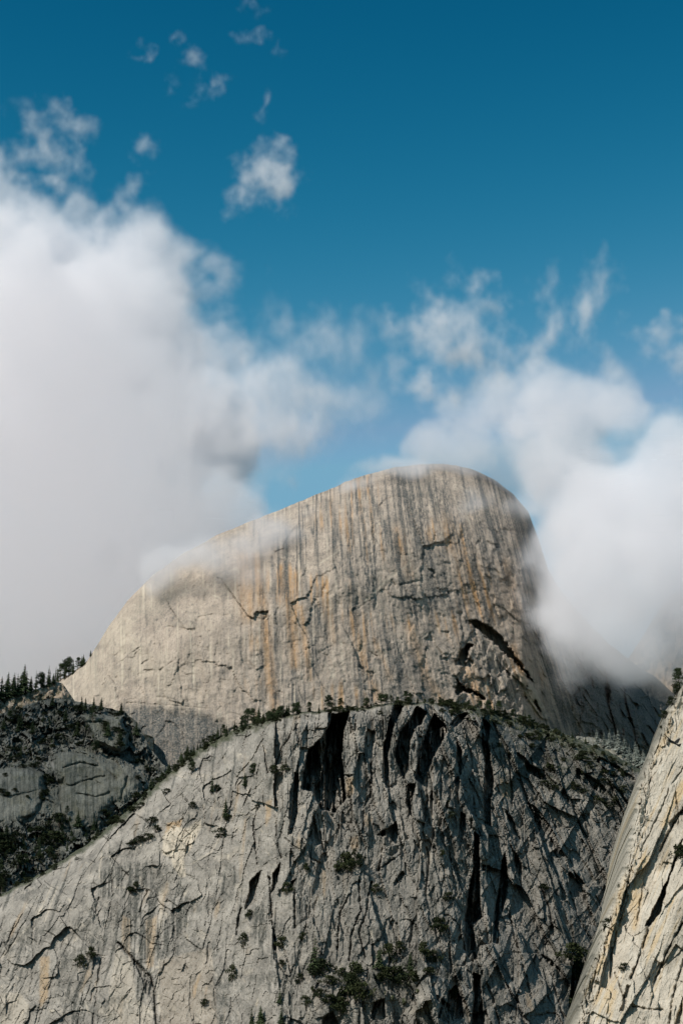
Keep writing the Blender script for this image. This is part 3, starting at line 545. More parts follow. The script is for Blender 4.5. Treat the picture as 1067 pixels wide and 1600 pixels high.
# ------------------------------------------------------------------ talus slope at the left
def left_slope():
    tp = curve([(-160, 1170), (-80, 1140), (0, 1116), (60, 1096), (90, 1090), (110, 1094), (150, 1102), (195, 1112), (216, 1130), (235, 1170), (258, 1196), (300, 1230), (420, 1320)])
    nx, ny = 380, 260
    x = np.linspace(-110, 400, nx); top = tp(x) + 4 * fbm(x / 20, x * 0, 301, 4)
    PY = rows_for(top, ny, 1520, (1560, 1620, 1750, 1900)); PX = np.repeat(x[None], PY.shape[0], 0); H = PY - top[None]
    wx = 9 * fbm(PX / 30, PY / 30, 311, 4); wxp = PX + wx * 0.35; wyp = PY + 4 * fbm(PX / 25, PY / 25, 312, 4)
    D = 2750 + 1.15 * (1300 - np.minimum(PY, 1600)) + 0.15 * (PX)
    slab = np.zeros_like(PX)
    add_poly(slab, wxp, wyp, [(88, 1180), (110, 1173), (140, 1175), (180, 1195), (215, 1205), (225, 1225), (205, 1250), (170, 1262), (150, 1290), (105, 1305), (85, 1290), (80, 1255), (92, 1225), (80, 1200)], 1.0, 15)
    add_poly(slab, wxp, wyp, [(10, 1205), (45, 1195), (70, 1210), (78, 1240), (76, 1270), (50, 1285), (0, 1290), (-60, 1290), (-60, 1230)], 1.0, 15)
    add_poly(slab, wxp, wyp, [(130, 1120), (160, 1118), (190, 1124), (200, 1150), (190, 1175), (150, 1160)], 0.8, 4)
    slab = np.clip(slab, 0, 1); talus = 1 - slab
    D += -slab * 12
    # the slabs stand steeper than the talus
    D += slab * (-0.75) * (1300 - np.minimum(PY, 1600)) * 0.5
    b1 = blocks((PX + wx) / 8, (PY + wx) / 6, 321); b2 = blocks(PX / 3.4, PY / 2.8, 322); b3 = blocks((PX + wx) / 26, (PY + wx) / 17, 323)
    disp = talus * (b3[0] * 12 + b3[1] * 18 + b1[0] * 5 + b1[1] * 9 + b2[0] * 2.6 + b2[1] * 4) + 10 * fbm(PX / 60, PY / 50, 331, 4)
    disp += slab * (2 * fbm(PX / 5, PY / 60, 332, 4) + 3 * fbm(PX / 20, PY / 16, 333, 4))
    rec = np.zeros_like(PX)
    for ln, d, wd in (([(82, 1195), (84, 1180), (98, 1175), (125, 1176), (152, 1190), (160, 1205)], 16, 2.2), ([(100, 1200), (125, 1192), (150, 1196)], 9, 1.5), ([(100, 1228), (130, 1222), (165, 1212)], 9, 1.6), ([(120, 1240), (150, 1246), (172, 1240)], 8, 1.5),
                      ([(145, 1196), (168, 1202), (182, 1215)], 8, 1.5), ([(100, 1215), (92, 1240), (98, 1270), (110, 1295)], 10, 2.0), ([(68, 1200), (74, 1240), (60, 1270), (40, 1280)], 16, 4.0), ([(125, 1212), (160, 1226)], 6, 1.4),
                      ([(-20, 1240), (20, 1245), (60, 1235)], 6, 1.5), ([(135, 1130), (165, 1126), (185, 1140)], 9, 2.0), ([(200, 1215), (190, 1245), (170, 1262)], 8, 2.0)):
        add_line(rec, wxp, wyp, ln, d * 0.7, wd, True)
    D = D - disp * (0.4 + 0.6 * smooth(0, 10, H)) + rec
    st = np.zeros(PX.shape + (3,))
    dk = talus * (0.2 + 0.7 * smooth(-0.05, 0.2, fbm(PX / 16, PY / 12, 341, 5, 0.6))) + slab * (0.15 + 0.55 * smooth(-0.1, 0.3, fbm(PX / 4, PY / 70, 342, 4)))
    dk += 0.15 * smooth(1180, 1130, PY) * talus
    pa = talus * 0.9 * smooth(0.12, 0.35, fbm(PX / 5, PY / 3.5, 343, 3)) * smooth(-0.2, 0.25, fbm(PX / 40, PY / 30, 344, 3)) + 0.25 * slab * smooth(100, -20, PX)
    oc = 0.35 * smooth(0.0, 0.4, fbm(PX / 22, PY / 20, 345, 4)) + 0.2 * slab
    add_line(pa, wxp, wyp, [(82, 1185), (86, 1210), (92, 1230)], 0.9, 2.0); add_line(pa, wxp, wyp, [(105, 1148), (125, 1155), (150, 1160)], 0.8, 1.2)
    st[..., 0] = np.clip(dk, 0, 0.92); st[..., 1] = np.clip(oc, 0, 1); st[..., 2] = np.clip(pa * (1 - 0.5 * dk), 0, 1)
    back = [(20, 4), (60, 20), (110, 90), (150, 300), (180, 900)]
    o = make_sheet('talus_slope', PX, PY, D, M_TALUS, st, False, back)
    tag(o, 'dark boulder-strewn slope with bare rock slabs left of the cliff', kind='structure')
left_slope()

def wooded_shoulder():
    tp = curve([(-160, 1128), (-80, 1112), (0, 1095), (60, 1076), (88, 1064), (98, 1068), (108, 1082), (118, 1096), (150, 1115), (260, 1160)])
    x = np.linspace(-110, 240, 260); top = tp(x) + 2 * fbm(x / 16, x * 0, 381, 4)
    PY = rows_for(top, 90, 1300, (1400, 1600, 1900)); PX = np.repeat(x[None], PY.shape[0], 0); H = PY - top[None]
    rk = 0 * PX
    D = 3280 + 1.0 * (1150 - np.minimum(PY, 1500)) + 0.4 * PX + 2.0 * np.maximum(0, PX - 100)
    b = blocks(PX / 12, PY / 7, 382); b2 = blocks((PX + PY * 0.8) / 40, (PY - PX * 0.7) / 13, 387); D -= (b[0] * 4 + b[1] * 9) * (1 - 0.85 * rk) + rk * (b2[0] * 3 + b2[1] * 9) + (8 - 4 * rk) * fbm(PX / 22, PY / 16, 383, 5, 0.65)
    st = np.zeros(PX.shape + (4,)); n = fbm(PX / 12, PY / 7, 384, 4)
    st[..., 0] = 0.5 * smooth(0.05, 0.3, n) * (1 - 0.6 * rk) + 0.3 * rk; st[..., 1] = 0.25 * (1 - rk); st[..., 2] = 0.7 * smooth(0.1, 0.3, fbm(PX / 6, PY / 4, 385, 3)); st[..., 3] = 0.85 * smooth(0.1, -0.2, n) * (1 - rk); st[..., 2] *= (1 - 0.7 * rk)
    o = make_sheet('wooded_shoulder', PX, PY, D, M_DOME, st, False, [(20, 3), (70, 20), (140, 120), (190, 500), (220, 1200)])
    tag(o, 'sunlit grassy shoulder carrying the conifer treeline at the far left', kind='structure')
wooded_shoulder()

# ------------------------------------------------------------------ gully slope at the right, far hill, far peak
def gully_slope():
    tp = curve([(820, 1150), (880, 1150), (930, 1152), (960, 1162), (1000, 1182), (1060, 1190), (1200, 1200)])
    x = np.linspace(820, 1150, 150); top = tp(x) + 3 * fbm(x / 14, x * 0, 401, 4)
    PY = rows_for(top, 70, 1330, (1380, 1500, 1700, 1900)); PX = np.repeat(x[None], PY.shape[0], 0); H = PY - top[None]
    D = 2250 + 2.2 * (1200 - np.minimum(PY, 1400))
    b1 = blocks(PX / 9, PY / 4, 411)
    D -= b1[0] * 4 + b1[1] * 9 + 6 * fbm(PX / 25, PY / 12, 412, 4)
    st = np.zeros(PX.shape + (3,)); n = fbm(PX / 9, PY / 5, 413, 4)
    st[..., 0] = 0.5 * smooth(0, 0.3, n); st[..., 1] = 0.6 * smooth(0.2, -0.2, n); st[..., 2] = 0.8 * smooth(0.2, 0.4, fbm(PX / 3, PY / 2, 414, 3))
    o = make_sheet('scree_slope', PX, PY, D, M_TALUS, st, False, [(20, 5), (60, 30), (100, 200), (130, 700)])
    tag(o, 'small brown scree slope with frosted conifers between the two cliffs', kind='structure')
gully_slope()

def far_sheet(name, pts, x0, x1, d, mat, label, seed, lean=1.5):
    tp = curve(pts); x = np.linspace(x0, x1, 160); top = tp(x) + 2 * fbm(x / 18, x * 0, seed, 4)
    PY = rows_for(top, 80, 1200, (1400, 1900)); PX = np.repeat(x[None], PY.shape[0], 0); H = PY - top[None]
    D = d + lean * (1200 - np.minimum(PY, 1400)) - 25 * fbm(PX / 30, PY / 24, seed + 1, 5, 0.6)
    st = np.zeros(PX.shape + (3,)); st[..., 0] = 0.6 * smooth(-0.1, 0.3, fbm(PX / 8, PY / 8, seed + 2, 4)); st[..., 1] = 0.3
    o = make_sheet(name, PX, PY, D, mat, st, True, [(100, 10), (300, 80), (600, 400), (800, 1800)])
    tag(o, label, kind='structure')
far_sheet('far_hill', [(-160, 1070), (-60, 1062), (0, 1058), (30, 1056), (60, 1060), (120, 1075), (250, 1120)], -110, 240, 6500, M_DOME, 'distant pale brown hill behind the trees at the far left', 430)
far_sheet('far_peak', [(960, 1060), (1000, 1000), (1030, 950), (1045, 930), (1056, 925), (1070, 935), (1100, 965), (1200, 1040)], 950, 1180, 4700, M_DOME, 'bare rock shoulder showing through the cloud at the right edge', 440, 0.5)

# ------------------------------------------------------------------ pale cliff at the right edge
def right_cliff():
    lf = curve([(1040, 1085), (1064, 1069), (1080, 1058), (1110, 1041), (1150, 1027), (1190, 1008), (1230, 996), (1290, 985), (1350, 975), (1400, 957), (1440, 944), (1480, 930), (1540, 908), (1600, 896), (1640, 886), (1900, 820)])
    ys = np.concatenate([np.linspace(1030, 1630, 430), [1680, 1760, 1900]]); nx = 300
    lv = lf(ys) + 7 * fbm(ys / 20, ys * 0, 501, 3, 0.5)
    t = np.linspace(0, 1, nx)[:, None] ** 1.15
    l0 = lf(ys); PX = l0[None] * (1 - t) + 1190 * t; PX = PX + (lv - l0)[None] * np.exp(-(PX - l0[None]) / 14); PY = np.repeat(ys[None], nx, 0)
    Hx = np.maximum(PX - lv[None], 0)
    Hn = np.clip(1 - Hx / 11, 0, 1)
    D = 1000 - 0.15 * (PX - lf(ys)[None]) + 16 * (1 - np.sqrt(np.maximum(0, 1 - Hn ** 2))) + 0.12 * (1600 - np.minimum(PY, 1900))
    U = PX + 0.42 * (PY - 1300); V = PY - 0.3 * PX
    wx = 6 * fbm(PX / 40, PY / 60, 511, 4)
    b1 = blocks((U + wx) / 62, (V + wx) / 150, 521); b2 = blocks((PX * 0.9 + PY * 0.35) / 34 + 9, (PY * 0.9 - PX * 0.4) / 44, 522); b3 = blocks(U / 9, V / 17, 523)
    low = smooth(1250, 1450, PY + 0.5 * (PX - 1000))
    a = 0.30 + 0.30 * low
    disp = a * (b1[0] * 4.5 + b1[1] * 11 + b2[0] * 1.2 + b2[1] * 4.5 + b3[0] * 0.25 + b3[1] * 0.9) + 1.0 * fbm(PX / 12, PY / 14, 531, 6, 0.68) + 0.35 * fbm(U / 4, V / 60, 532, 3)
    rimk = smooth(34, 6, Hx); br = blocks(PX / 8, PY / 13, 536); disp += rimk * (2.2 * br[1] * 2 + 1.5 * fbm(PX / 7, PY / 7, 537, 4, 0.7))
    disp -= a * (np.exp(-(b1[2] / 0.03) ** 2) * 0.4) * smooth(-0.1, 0.3, noise(PX / 14, PY / 22, 535))
    wxp = PX + 2.5 * fbm(PX / 10, PY / 12, 541, 4, 0.6); wyp = PY + 3 * fbm(PX / 10, PY / 14, 542, 4, 0.6)
    rec = np.zeros_like(PX)
    for pl, d in (([(1047, 1365), (1030, 1400), (1018, 1425), (1008, 1445), (1014, 1446), (1030, 1428), (1036, 1405)], 22), ([(1060, 1320), (1067, 1310), (1050, 1360), (1045, 1368)], 8),
                  ([(1066, 1560), (1062, 1600), (1054, 1600)], 6), ([(978, 1540), (984, 1540), (974, 1580), (968, 1580)], 4), ([(1045, 1285), (1067, 1262), (1067, 1285), (1048, 1296)], 5),
                  ([(953, 1480), (957, 1480), (955, 1530), (952, 1528)], 4)):
        add_poly(rec, wxp, wyp, pl, d, 1.2)
    for ln, d, wd in (([(1067, 1262), (1045, 1300), (1030, 1330)], 4, 1.4), ([(1014, 1446), (1000, 1490), (985, 1530)], 5, 1.8), ([(990, 1340), (975, 1400), (965, 1440)], 3, 1.3), ([(1067, 1440), (1040, 1490), (1020, 1540)], 5, 1.6),
                      ([(980, 1400), (962, 1460), (954, 1500)], 3, 1.2), ([(1067, 1500), (1050, 1560), (1045, 1600)], 4, 1.4), ([(988, 1572), (1005, 1576), (1035, 1578)], 3, 1.4), ([(1004, 1380), (995, 1440)], 2.5, 1.1),
                      ([(1040, 1120), (1030, 1160), (1022, 1180)], 2, 1.2), ([(1067, 1200), (1045, 1230), (1030, 1270), (1000, 1330)], 2, 1.2), ([(960, 1520), (975, 1560)], 3, 1.2), ([(1055, 1230), (1060, 1290)], 2, 1.2),
                      ([(945, 1450), (935, 1500), (920, 1560)], 3, 1.5)):
        add_line(rec, wxp, wyp, ln, d, wd, True)
    D = D - disp * (0.4 + 0.6 * smooth(0, 10, Hx)) + rec
    st = np.zeros(PX.shape + (3,))
    dk = 0.55 * smooth(0.15, 0.45, fbm(U / 6, V / 120, 551, 4)) * smooth(-0.1, 0.25, fbm(PX / 50, PY / 60, 552, 3)) * (0.3 + 0.7 * low)
    for pl, v in (([(1030, 1300), (1052, 1310), (1045, 1350), (1028, 1360), (1022, 1330)], 0.65), ([(1050, 1260), (1075, 1240), (1075, 1300), (1050, 1290)], 0.5), ([(1070, 1400), (1075, 1480), (1040, 1530), (1035, 1490), (1050, 1440)], 0.6),
                  ([(1010, 1500), (1030, 1500), (1024, 1535), (1000, 1535)], 0.6), ([(985, 1580), (1015, 1580), (1010, 1640), (980, 1640)], 0.5), ([(900, 1520), (935, 1470), (938, 1485), (915, 1570), (898, 1590)], 0.6)):
        m = np.zeros_like(PX); add_poly(m, wxp, wyp, pl, v, 3); dk += m * (0.5 + 0.5 * smooth(-0.2, 0.3, fbm(U / 3, V / 60, 553, 3)))
    dk += 0.45 * smooth(16, 0, Hx) * smooth(1240, 1180, np.abs(PY - 0)) + 0.35 * smooth(12, 0, Hx)
    oc = 0.7 * smooth(0.1, 0.45, fbm(U / 10 + 30, V / 110, 554, 4))
    for ln in ([(975, 1370), (960, 1440), (935, 1520)], [(1067, 1225), (1035, 1290)], [(1000, 1400), (990, 1450)], [(960, 1550), (950, 1580)], [(1010, 1340), (985, 1420)]):
        add_line(oc, wxp, wyp, ln, 0.8, 5)
    st[..., 0] = np.clip(dk, 0, 0.92); st[..., 1] = np.clip(oc, 0, 0.9)
    st[..., 2] = 0.4 * smooth(0.1, 0.5, fbm(PX / 20, PY / 30, 555, 4))
    o = make_sheet('pale_cliff', PX, PY, D, M_RIGHT, st, False, [(15, 1), (50, 5), (120, 20), (220, 80)])
    tag(o, 'sunlit cream granite cliff rising at the right edge of the picture', kind='structure')
right_cliff()

# ------------------------------------------------------------------ plants
def mesh_from(name, v, f, mat):
    me = bpy.data.meshes.new(name); me.from_pydata([tuple(p) for p in v], [], f); me.materials.append(mat); me.update(); return me

def trunk_mesh(h, r, seed, limbs=8):
    rnd = random.Random(seed); v = []; f = []
    segs = 7
    bend = [(0, 0)]
    for i in range(segs): bend.append((bend[-1][0] + rnd.uniform(-.012, .012) * h, bend[-1][1] + rnd.uniform(-.012, .012) * h))
    for i in range(segs + 1):
        rr = r * (1 - 0.9 * i / segs); z = h * i / segs - (0.06 * h if i == 0 else 0)
        for k in range(6): v.append((bend[i][0] + rr * math.cos(k * math.pi / 3), bend[i][1] + rr * math.sin(k * math.pi / 3), z))
    for i in range(segs):
        for k in range(6): f.append((i * 6 + k, i * 6 + (k + 1) % 6, (i + 1) * 6 + (k + 1) % 6, (i + 1) * 6 + k))
    for q in range(limbs):
        t = rnd.uniform(0.25, 0.85); a = rnd.uniform(0, 6.28); l = h * 0.16 * (1.1 - t); b = len(v); rr = r * 0.25
        i = t * segs; bx, by = bend[int(i)]
        for s, (lz, sc_) in enumerate(((0, 1), (0.2, 0.3))):
            for k in range(3): v.append((bx + math.cos(a) * l * s + rr * sc_ * math.cos(k * 2.1), by + math.sin(a) * l * s + rr * sc_ * math.sin(k * 2.1), h * t + l * lz * s + rr * sc_ * (k - 1)))
        for k in range(3): f.append((b + k, b + (k + 1) % 3, b + 3 + (k + 1) % 3, b + 3 + k))
    return v, f

def crown_conifer(h, w, seed, start=0.12, dens=1.0, ragged=0.3):
    rnd = random.Random(seed); v = []; f = []
    lv = int(26 * dens)
    for i in range(lv):
        t = start + (1 - start) * (i + rnd.random()) / lv
        R = w * (1 - t) ** 0.8 * (1 + rnd.uniform(-ragged, ragged)) + 0.02 * w
        n = max(4, int(9 * (1 - t) + 4)); a0 = rnd.uniform(0, 6.28)
        for k in range(n):
            if rnd.random() < 0.12: continue
            a = a0 + k * 6.283 / n + rnd.uniform(-.3, .3); L = R * rnd.uniform(0.65, 1.1)
            z = h * t; dz = -L * rnd.uniform(0.15, 0.5)
            ca, sa = math.cos(a), math.sin(a)
            for s in range(3):        # tufts along the branch
                p0 = s / 3.0; p1 = (s + 1.25) / 3.0
                wd = L * 0.26 * (1.15 - p0) + 0.02 * w
                b = len(v); tw = rnd.uniform(-.4, .4) * wd
                v += [(ca * L * p0 - sa * wd, sa * L * p0 + ca * wd, z + dz * p0 + tw), (ca * L * p1, sa * L * p1, z + dz * p1 ** 1.5), (ca * L * p0 + sa * wd, sa * L * p0 - ca * wd, z + dz * p0 - tw), (ca * L * p0, sa * L * p0, z + dz * p0 + wd * 0.8)]
                f += [(b, b + 1, b + 3), (b + 3, b + 1, b + 2), (b, b + 2, b + 1)]
    return v, f

def crown_clumps(h, w, seed, z0=0.35, clumps=16, leaves=34, spread=1.0, flat=0.6):
    rnd = random.Random(seed); v = []; f = []
    for c in range(clumps):
        t = z0 + (1 - z0) * rnd.random() ** 0.8; a = rnd.uniform(0, 6.28)
        R = w * math.sin(math.pi * min(0.97, (t - z0) / (1 - z0) * 0.8 + 0.2)) * rnd.uniform(0.25, 1.0) * spread
        cx, cy_, cz = R * math.cos(a), R * math.sin(a), h * t; cr = w * rnd.uniform(0.3, 0.52)
        for l in range(leaves):
            d = Vector((rnd.gauss(0, 1), rnd.gauss(0, 1), rnd.gauss(0, flat))).normalized() * cr * rnd.uniform(0.5, 1.0)
            s = cr * rnd.uniform(0.2, 0.42); b = len(v)
            n1 = Vector((rnd.gauss(0, 1), rnd.gauss(0, 1), rnd.gauss(0, 1))).normalized() * s; n2 = Vector((rnd.gauss(0, 1), rnd.gauss(0, 1), rnd.gauss(0, 1))).normalized() * s
            p = Vector((cx, cy_, cz)) + Vector((d.x, d.y, d.z * 0.7))
            v += [tuple(p + n1), tuple(p + n2), tuple(p - n1 * 0.8)]; f.append((b, b + 1, b + 2))
    return v, f

PROTO = {}
def proto(kind, crown, trunk, needle, n):
    PROTO.setdefault(kind, []).append((mesh_from('crown_' + kind + str(n), crown[0], crown[1], needle), mesh_from('trunk_' + kind + str(n), trunk[0], trunk[1], M_BARK)))
for s in range(4): proto('fir', crown_conifer(1, 0.19 + 0.03 * s, 40 + s, 0.08 + 0.04 * s), trunk_mesh(0.97, 0.020, 50 + s), M_NEEDLE, s)
for s in range(3): proto('spire', crown_conifer(1, 0.115 + 0.015 * s, 60 + s, 0.05, 1.2, 0.5), trunk_mesh(0.97, 0.018, 70 + s), M_NEEDLE, s)
for s in range(4): proto('pine', crown_clumps(1, 0.21 + 0.03 * s, 80 + s, 0.18 + 0.05 * s, 34, 40), trunk_mesh(0.9, 0.024, 90 + s, 12), M_NEEDLE, s)
for s in range(4): proto('shrub', crown_clumps(1, 0.55 + 0.1 * s, 100 + s, 0.15, 15, 46, 1.0), trunk_mesh(0.5, 0.05, 110 + s, 6), M_LEAF, s)
for s in range(3): proto('frost', crown_conifer(1, 0.24 + 0.02 * s, 120 + s, 0.04), trunk_mesh(0.97, 0.022, 130 + s), M_FROST, s)
NAMES = {'fir': ('fir_tree', 'tree'), 'spire': ('fir_tree', 'tree'), 'pine': ('pine_tree', 'tree'), 'shrub': ('shrub', 'shrub'), 'frost': ('fir_tree', 'tree')}
def plant(kind, pos, h, label, group=None, sx=1.0, lean=0.0):
    crown, trunk = random.choice(PROTO[kind])
    nm, cat = NAMES[kind]
    o = bpy.data.objects.new(nm, None); COL.objects.link(o); o.empty_display_size = 1
    o.location = tuple(pos); o.rotation_euler = (random.uniform(-.04, .04), lean + random.uniform(-.04, .04), random.uniform(0, 6.28)) if not lean else (0, lean, random.uniform(0, 0.5))
    o.scale = (h * sx, h * sx, h)
    tag(o, label, cat, group)
    for pn, me in (('trunk', trunk), ('crown', crown)):
        c = bpy.data.objects.new(pn, me); COL.objects.link(c); c.parent = o
    return o
def put(sheet, kind, px, py, hpx, label, group=None, sx=1.0, sink=0.5, fwd=0.0, lean=0.0):
    p = on(sheet, px, py).copy(); p[1] -= fwd
    h = hpx * p[1] / F * 1.03
    p[2] -= sink
    return plant(kind, p, h, label, group, sx, lean)

# trees along the near ridge (feet at the crest)
G = 'trees along the crest of the foreground cliff'
for px, hp, kind in ((250, 12, 'fir'), (262, 14, 'fir'), (278, 10, 'pine'), (292, 13, 'fir'), (303, 17, 'fir'), (318, 13, 'pine'), (330, 12, 'fir'), (345, 14, 'fir'), (352, 11, 'pine'),
                     (366, 16, 'fir'), (378, 17, 'fir'), (388, 26, 'pine'), (396, 27, 'pine'), (404, 27, 'fir'), (412, 18, 'fir'), (420, 17, 'pine'), (428, 16, 'pine'), (434, 21, 'fir'), (441, 23, 'pine'), (448, 19, 'fir'),
                     (459, 20, 'pine'), (466, 21, 'pine'), (483, 18, 'pine'), (498, 16, 'fir'), (513, 26, 'pine'), (534, 20, 'pine'), (542, 12, 'fir'), (558, 14, 'fir'),
                     (573, 20, 'pine'), (580, 11, 'fir'), (596, 22, 'pine'), (602, 19, 'pine'), (610, 17, 'pine'), (621, 12, 'pine'), (634, 21, 'pine'), (641, 18, 'pine'), (652, 13, 'fir'), (663, 10, 'pine'), (676, 13, 'fir'), (688, 15, 'pine'),
                     (715, 12, 'fir'), (733, 14, 'pine'), (742, 12, 'fir'), (750, 15, 'pine'), (763, 20, 'pine'), (771, 18, 'fir'), (778, 23, 'pine'), (789, 16, 'fir'), (803, 16, 'pine'), (812, 14, 'fir'), (820, 17, 'fir'), (826, 15, 'pine'),
                     (850, 10, 'fir'), (869, 10, 'pine'), (893, 14, 'fir'), (915, 14, 'fir')):
    py = float(near_top(px)) + random.uniform(1, 4)
    if px < 380: txt = 'small conifer on the sloping left part of the foreground ridge'; gg = 'small conifers on the sloping left ridge'
    elif px < 560: txt = 'dark conifer on the ridge crest left of the big alcove, under the dome face'; gg = 'conifers on the crest left of the alcove'
    elif px < 720: txt = 'dark conifer on the flat ridge crest above the paired dark alcoves'; gg = 'conifers on the flat middle of the crest'
    else: txt = 'conifer on the right-hand falling end of the ridge crest, below the dome arch'; gg = 'conifers on the falling right end of the crest'
    put('cliff', kind, px, py, hp, txt, gg, 1.15)
for i in range(34):
    px = random.uniform(236, 452); put('cliff', random.choice(['fir', 'fir', 'pine']), px, float(near_top(px)) + random.uniform(-1, 6), random.uniform(11, 22), 'small conifer on the sloping left part of the foreground ridge' if px < 380 else 'dark conifer on the ridge crest left of the big alcove, under the dome face', 'small conifers on the sloping left ridge' if px < 380 else 'conifers on the crest left of the alcove', 1.15)
# low shrubs forming the green rim of the ridge
for i in range(190):
    px = random.choice([random.uniform(-20, 430), random.uniform(140, 430), random.uniform(430, 720), random.uniform(690, 880), random.uniform(690, 980)])
    band = 16 if 180 < px < 400 else (9 if px < 700 else 26)
    py = float(near_top(px)) + abs(random.gauss(0, 0.45)) * band
    if px < 430: z_ = ('lowest stretch of the left rim, beside the wooded hollow' if px < 130 else 'middle stretch of the left rim' if px < 260 else 'upper stretch of the left rim'); t_, g_ = 'low green shrub on the ' + z_, 'shrubs on the ' + z_
    elif px < 700: z_ = 'flat cliff edge over the big alcove' if px < 570 else 'flat cliff edge over the paired alcoves'; t_, g_ = 'low green shrub on the ' + z_, 'shrubs on the ' + z_
    else: z_ = ('right shoulder beneath the dome arch' if px < 790 else 'right shoulder beneath the shaded dome flank' if px < 890 else 'far right tip of the ridge beside the scree'); t_, g_ = 'low green shrub on the ' + z_, 'shrubs on the ' + z_
    put('cliff', 'shrub', px, py, random.uniform(4, 9) * (1.15 if px < 420 else 1), t_, g_, random.uniform(0.9, 1.5))
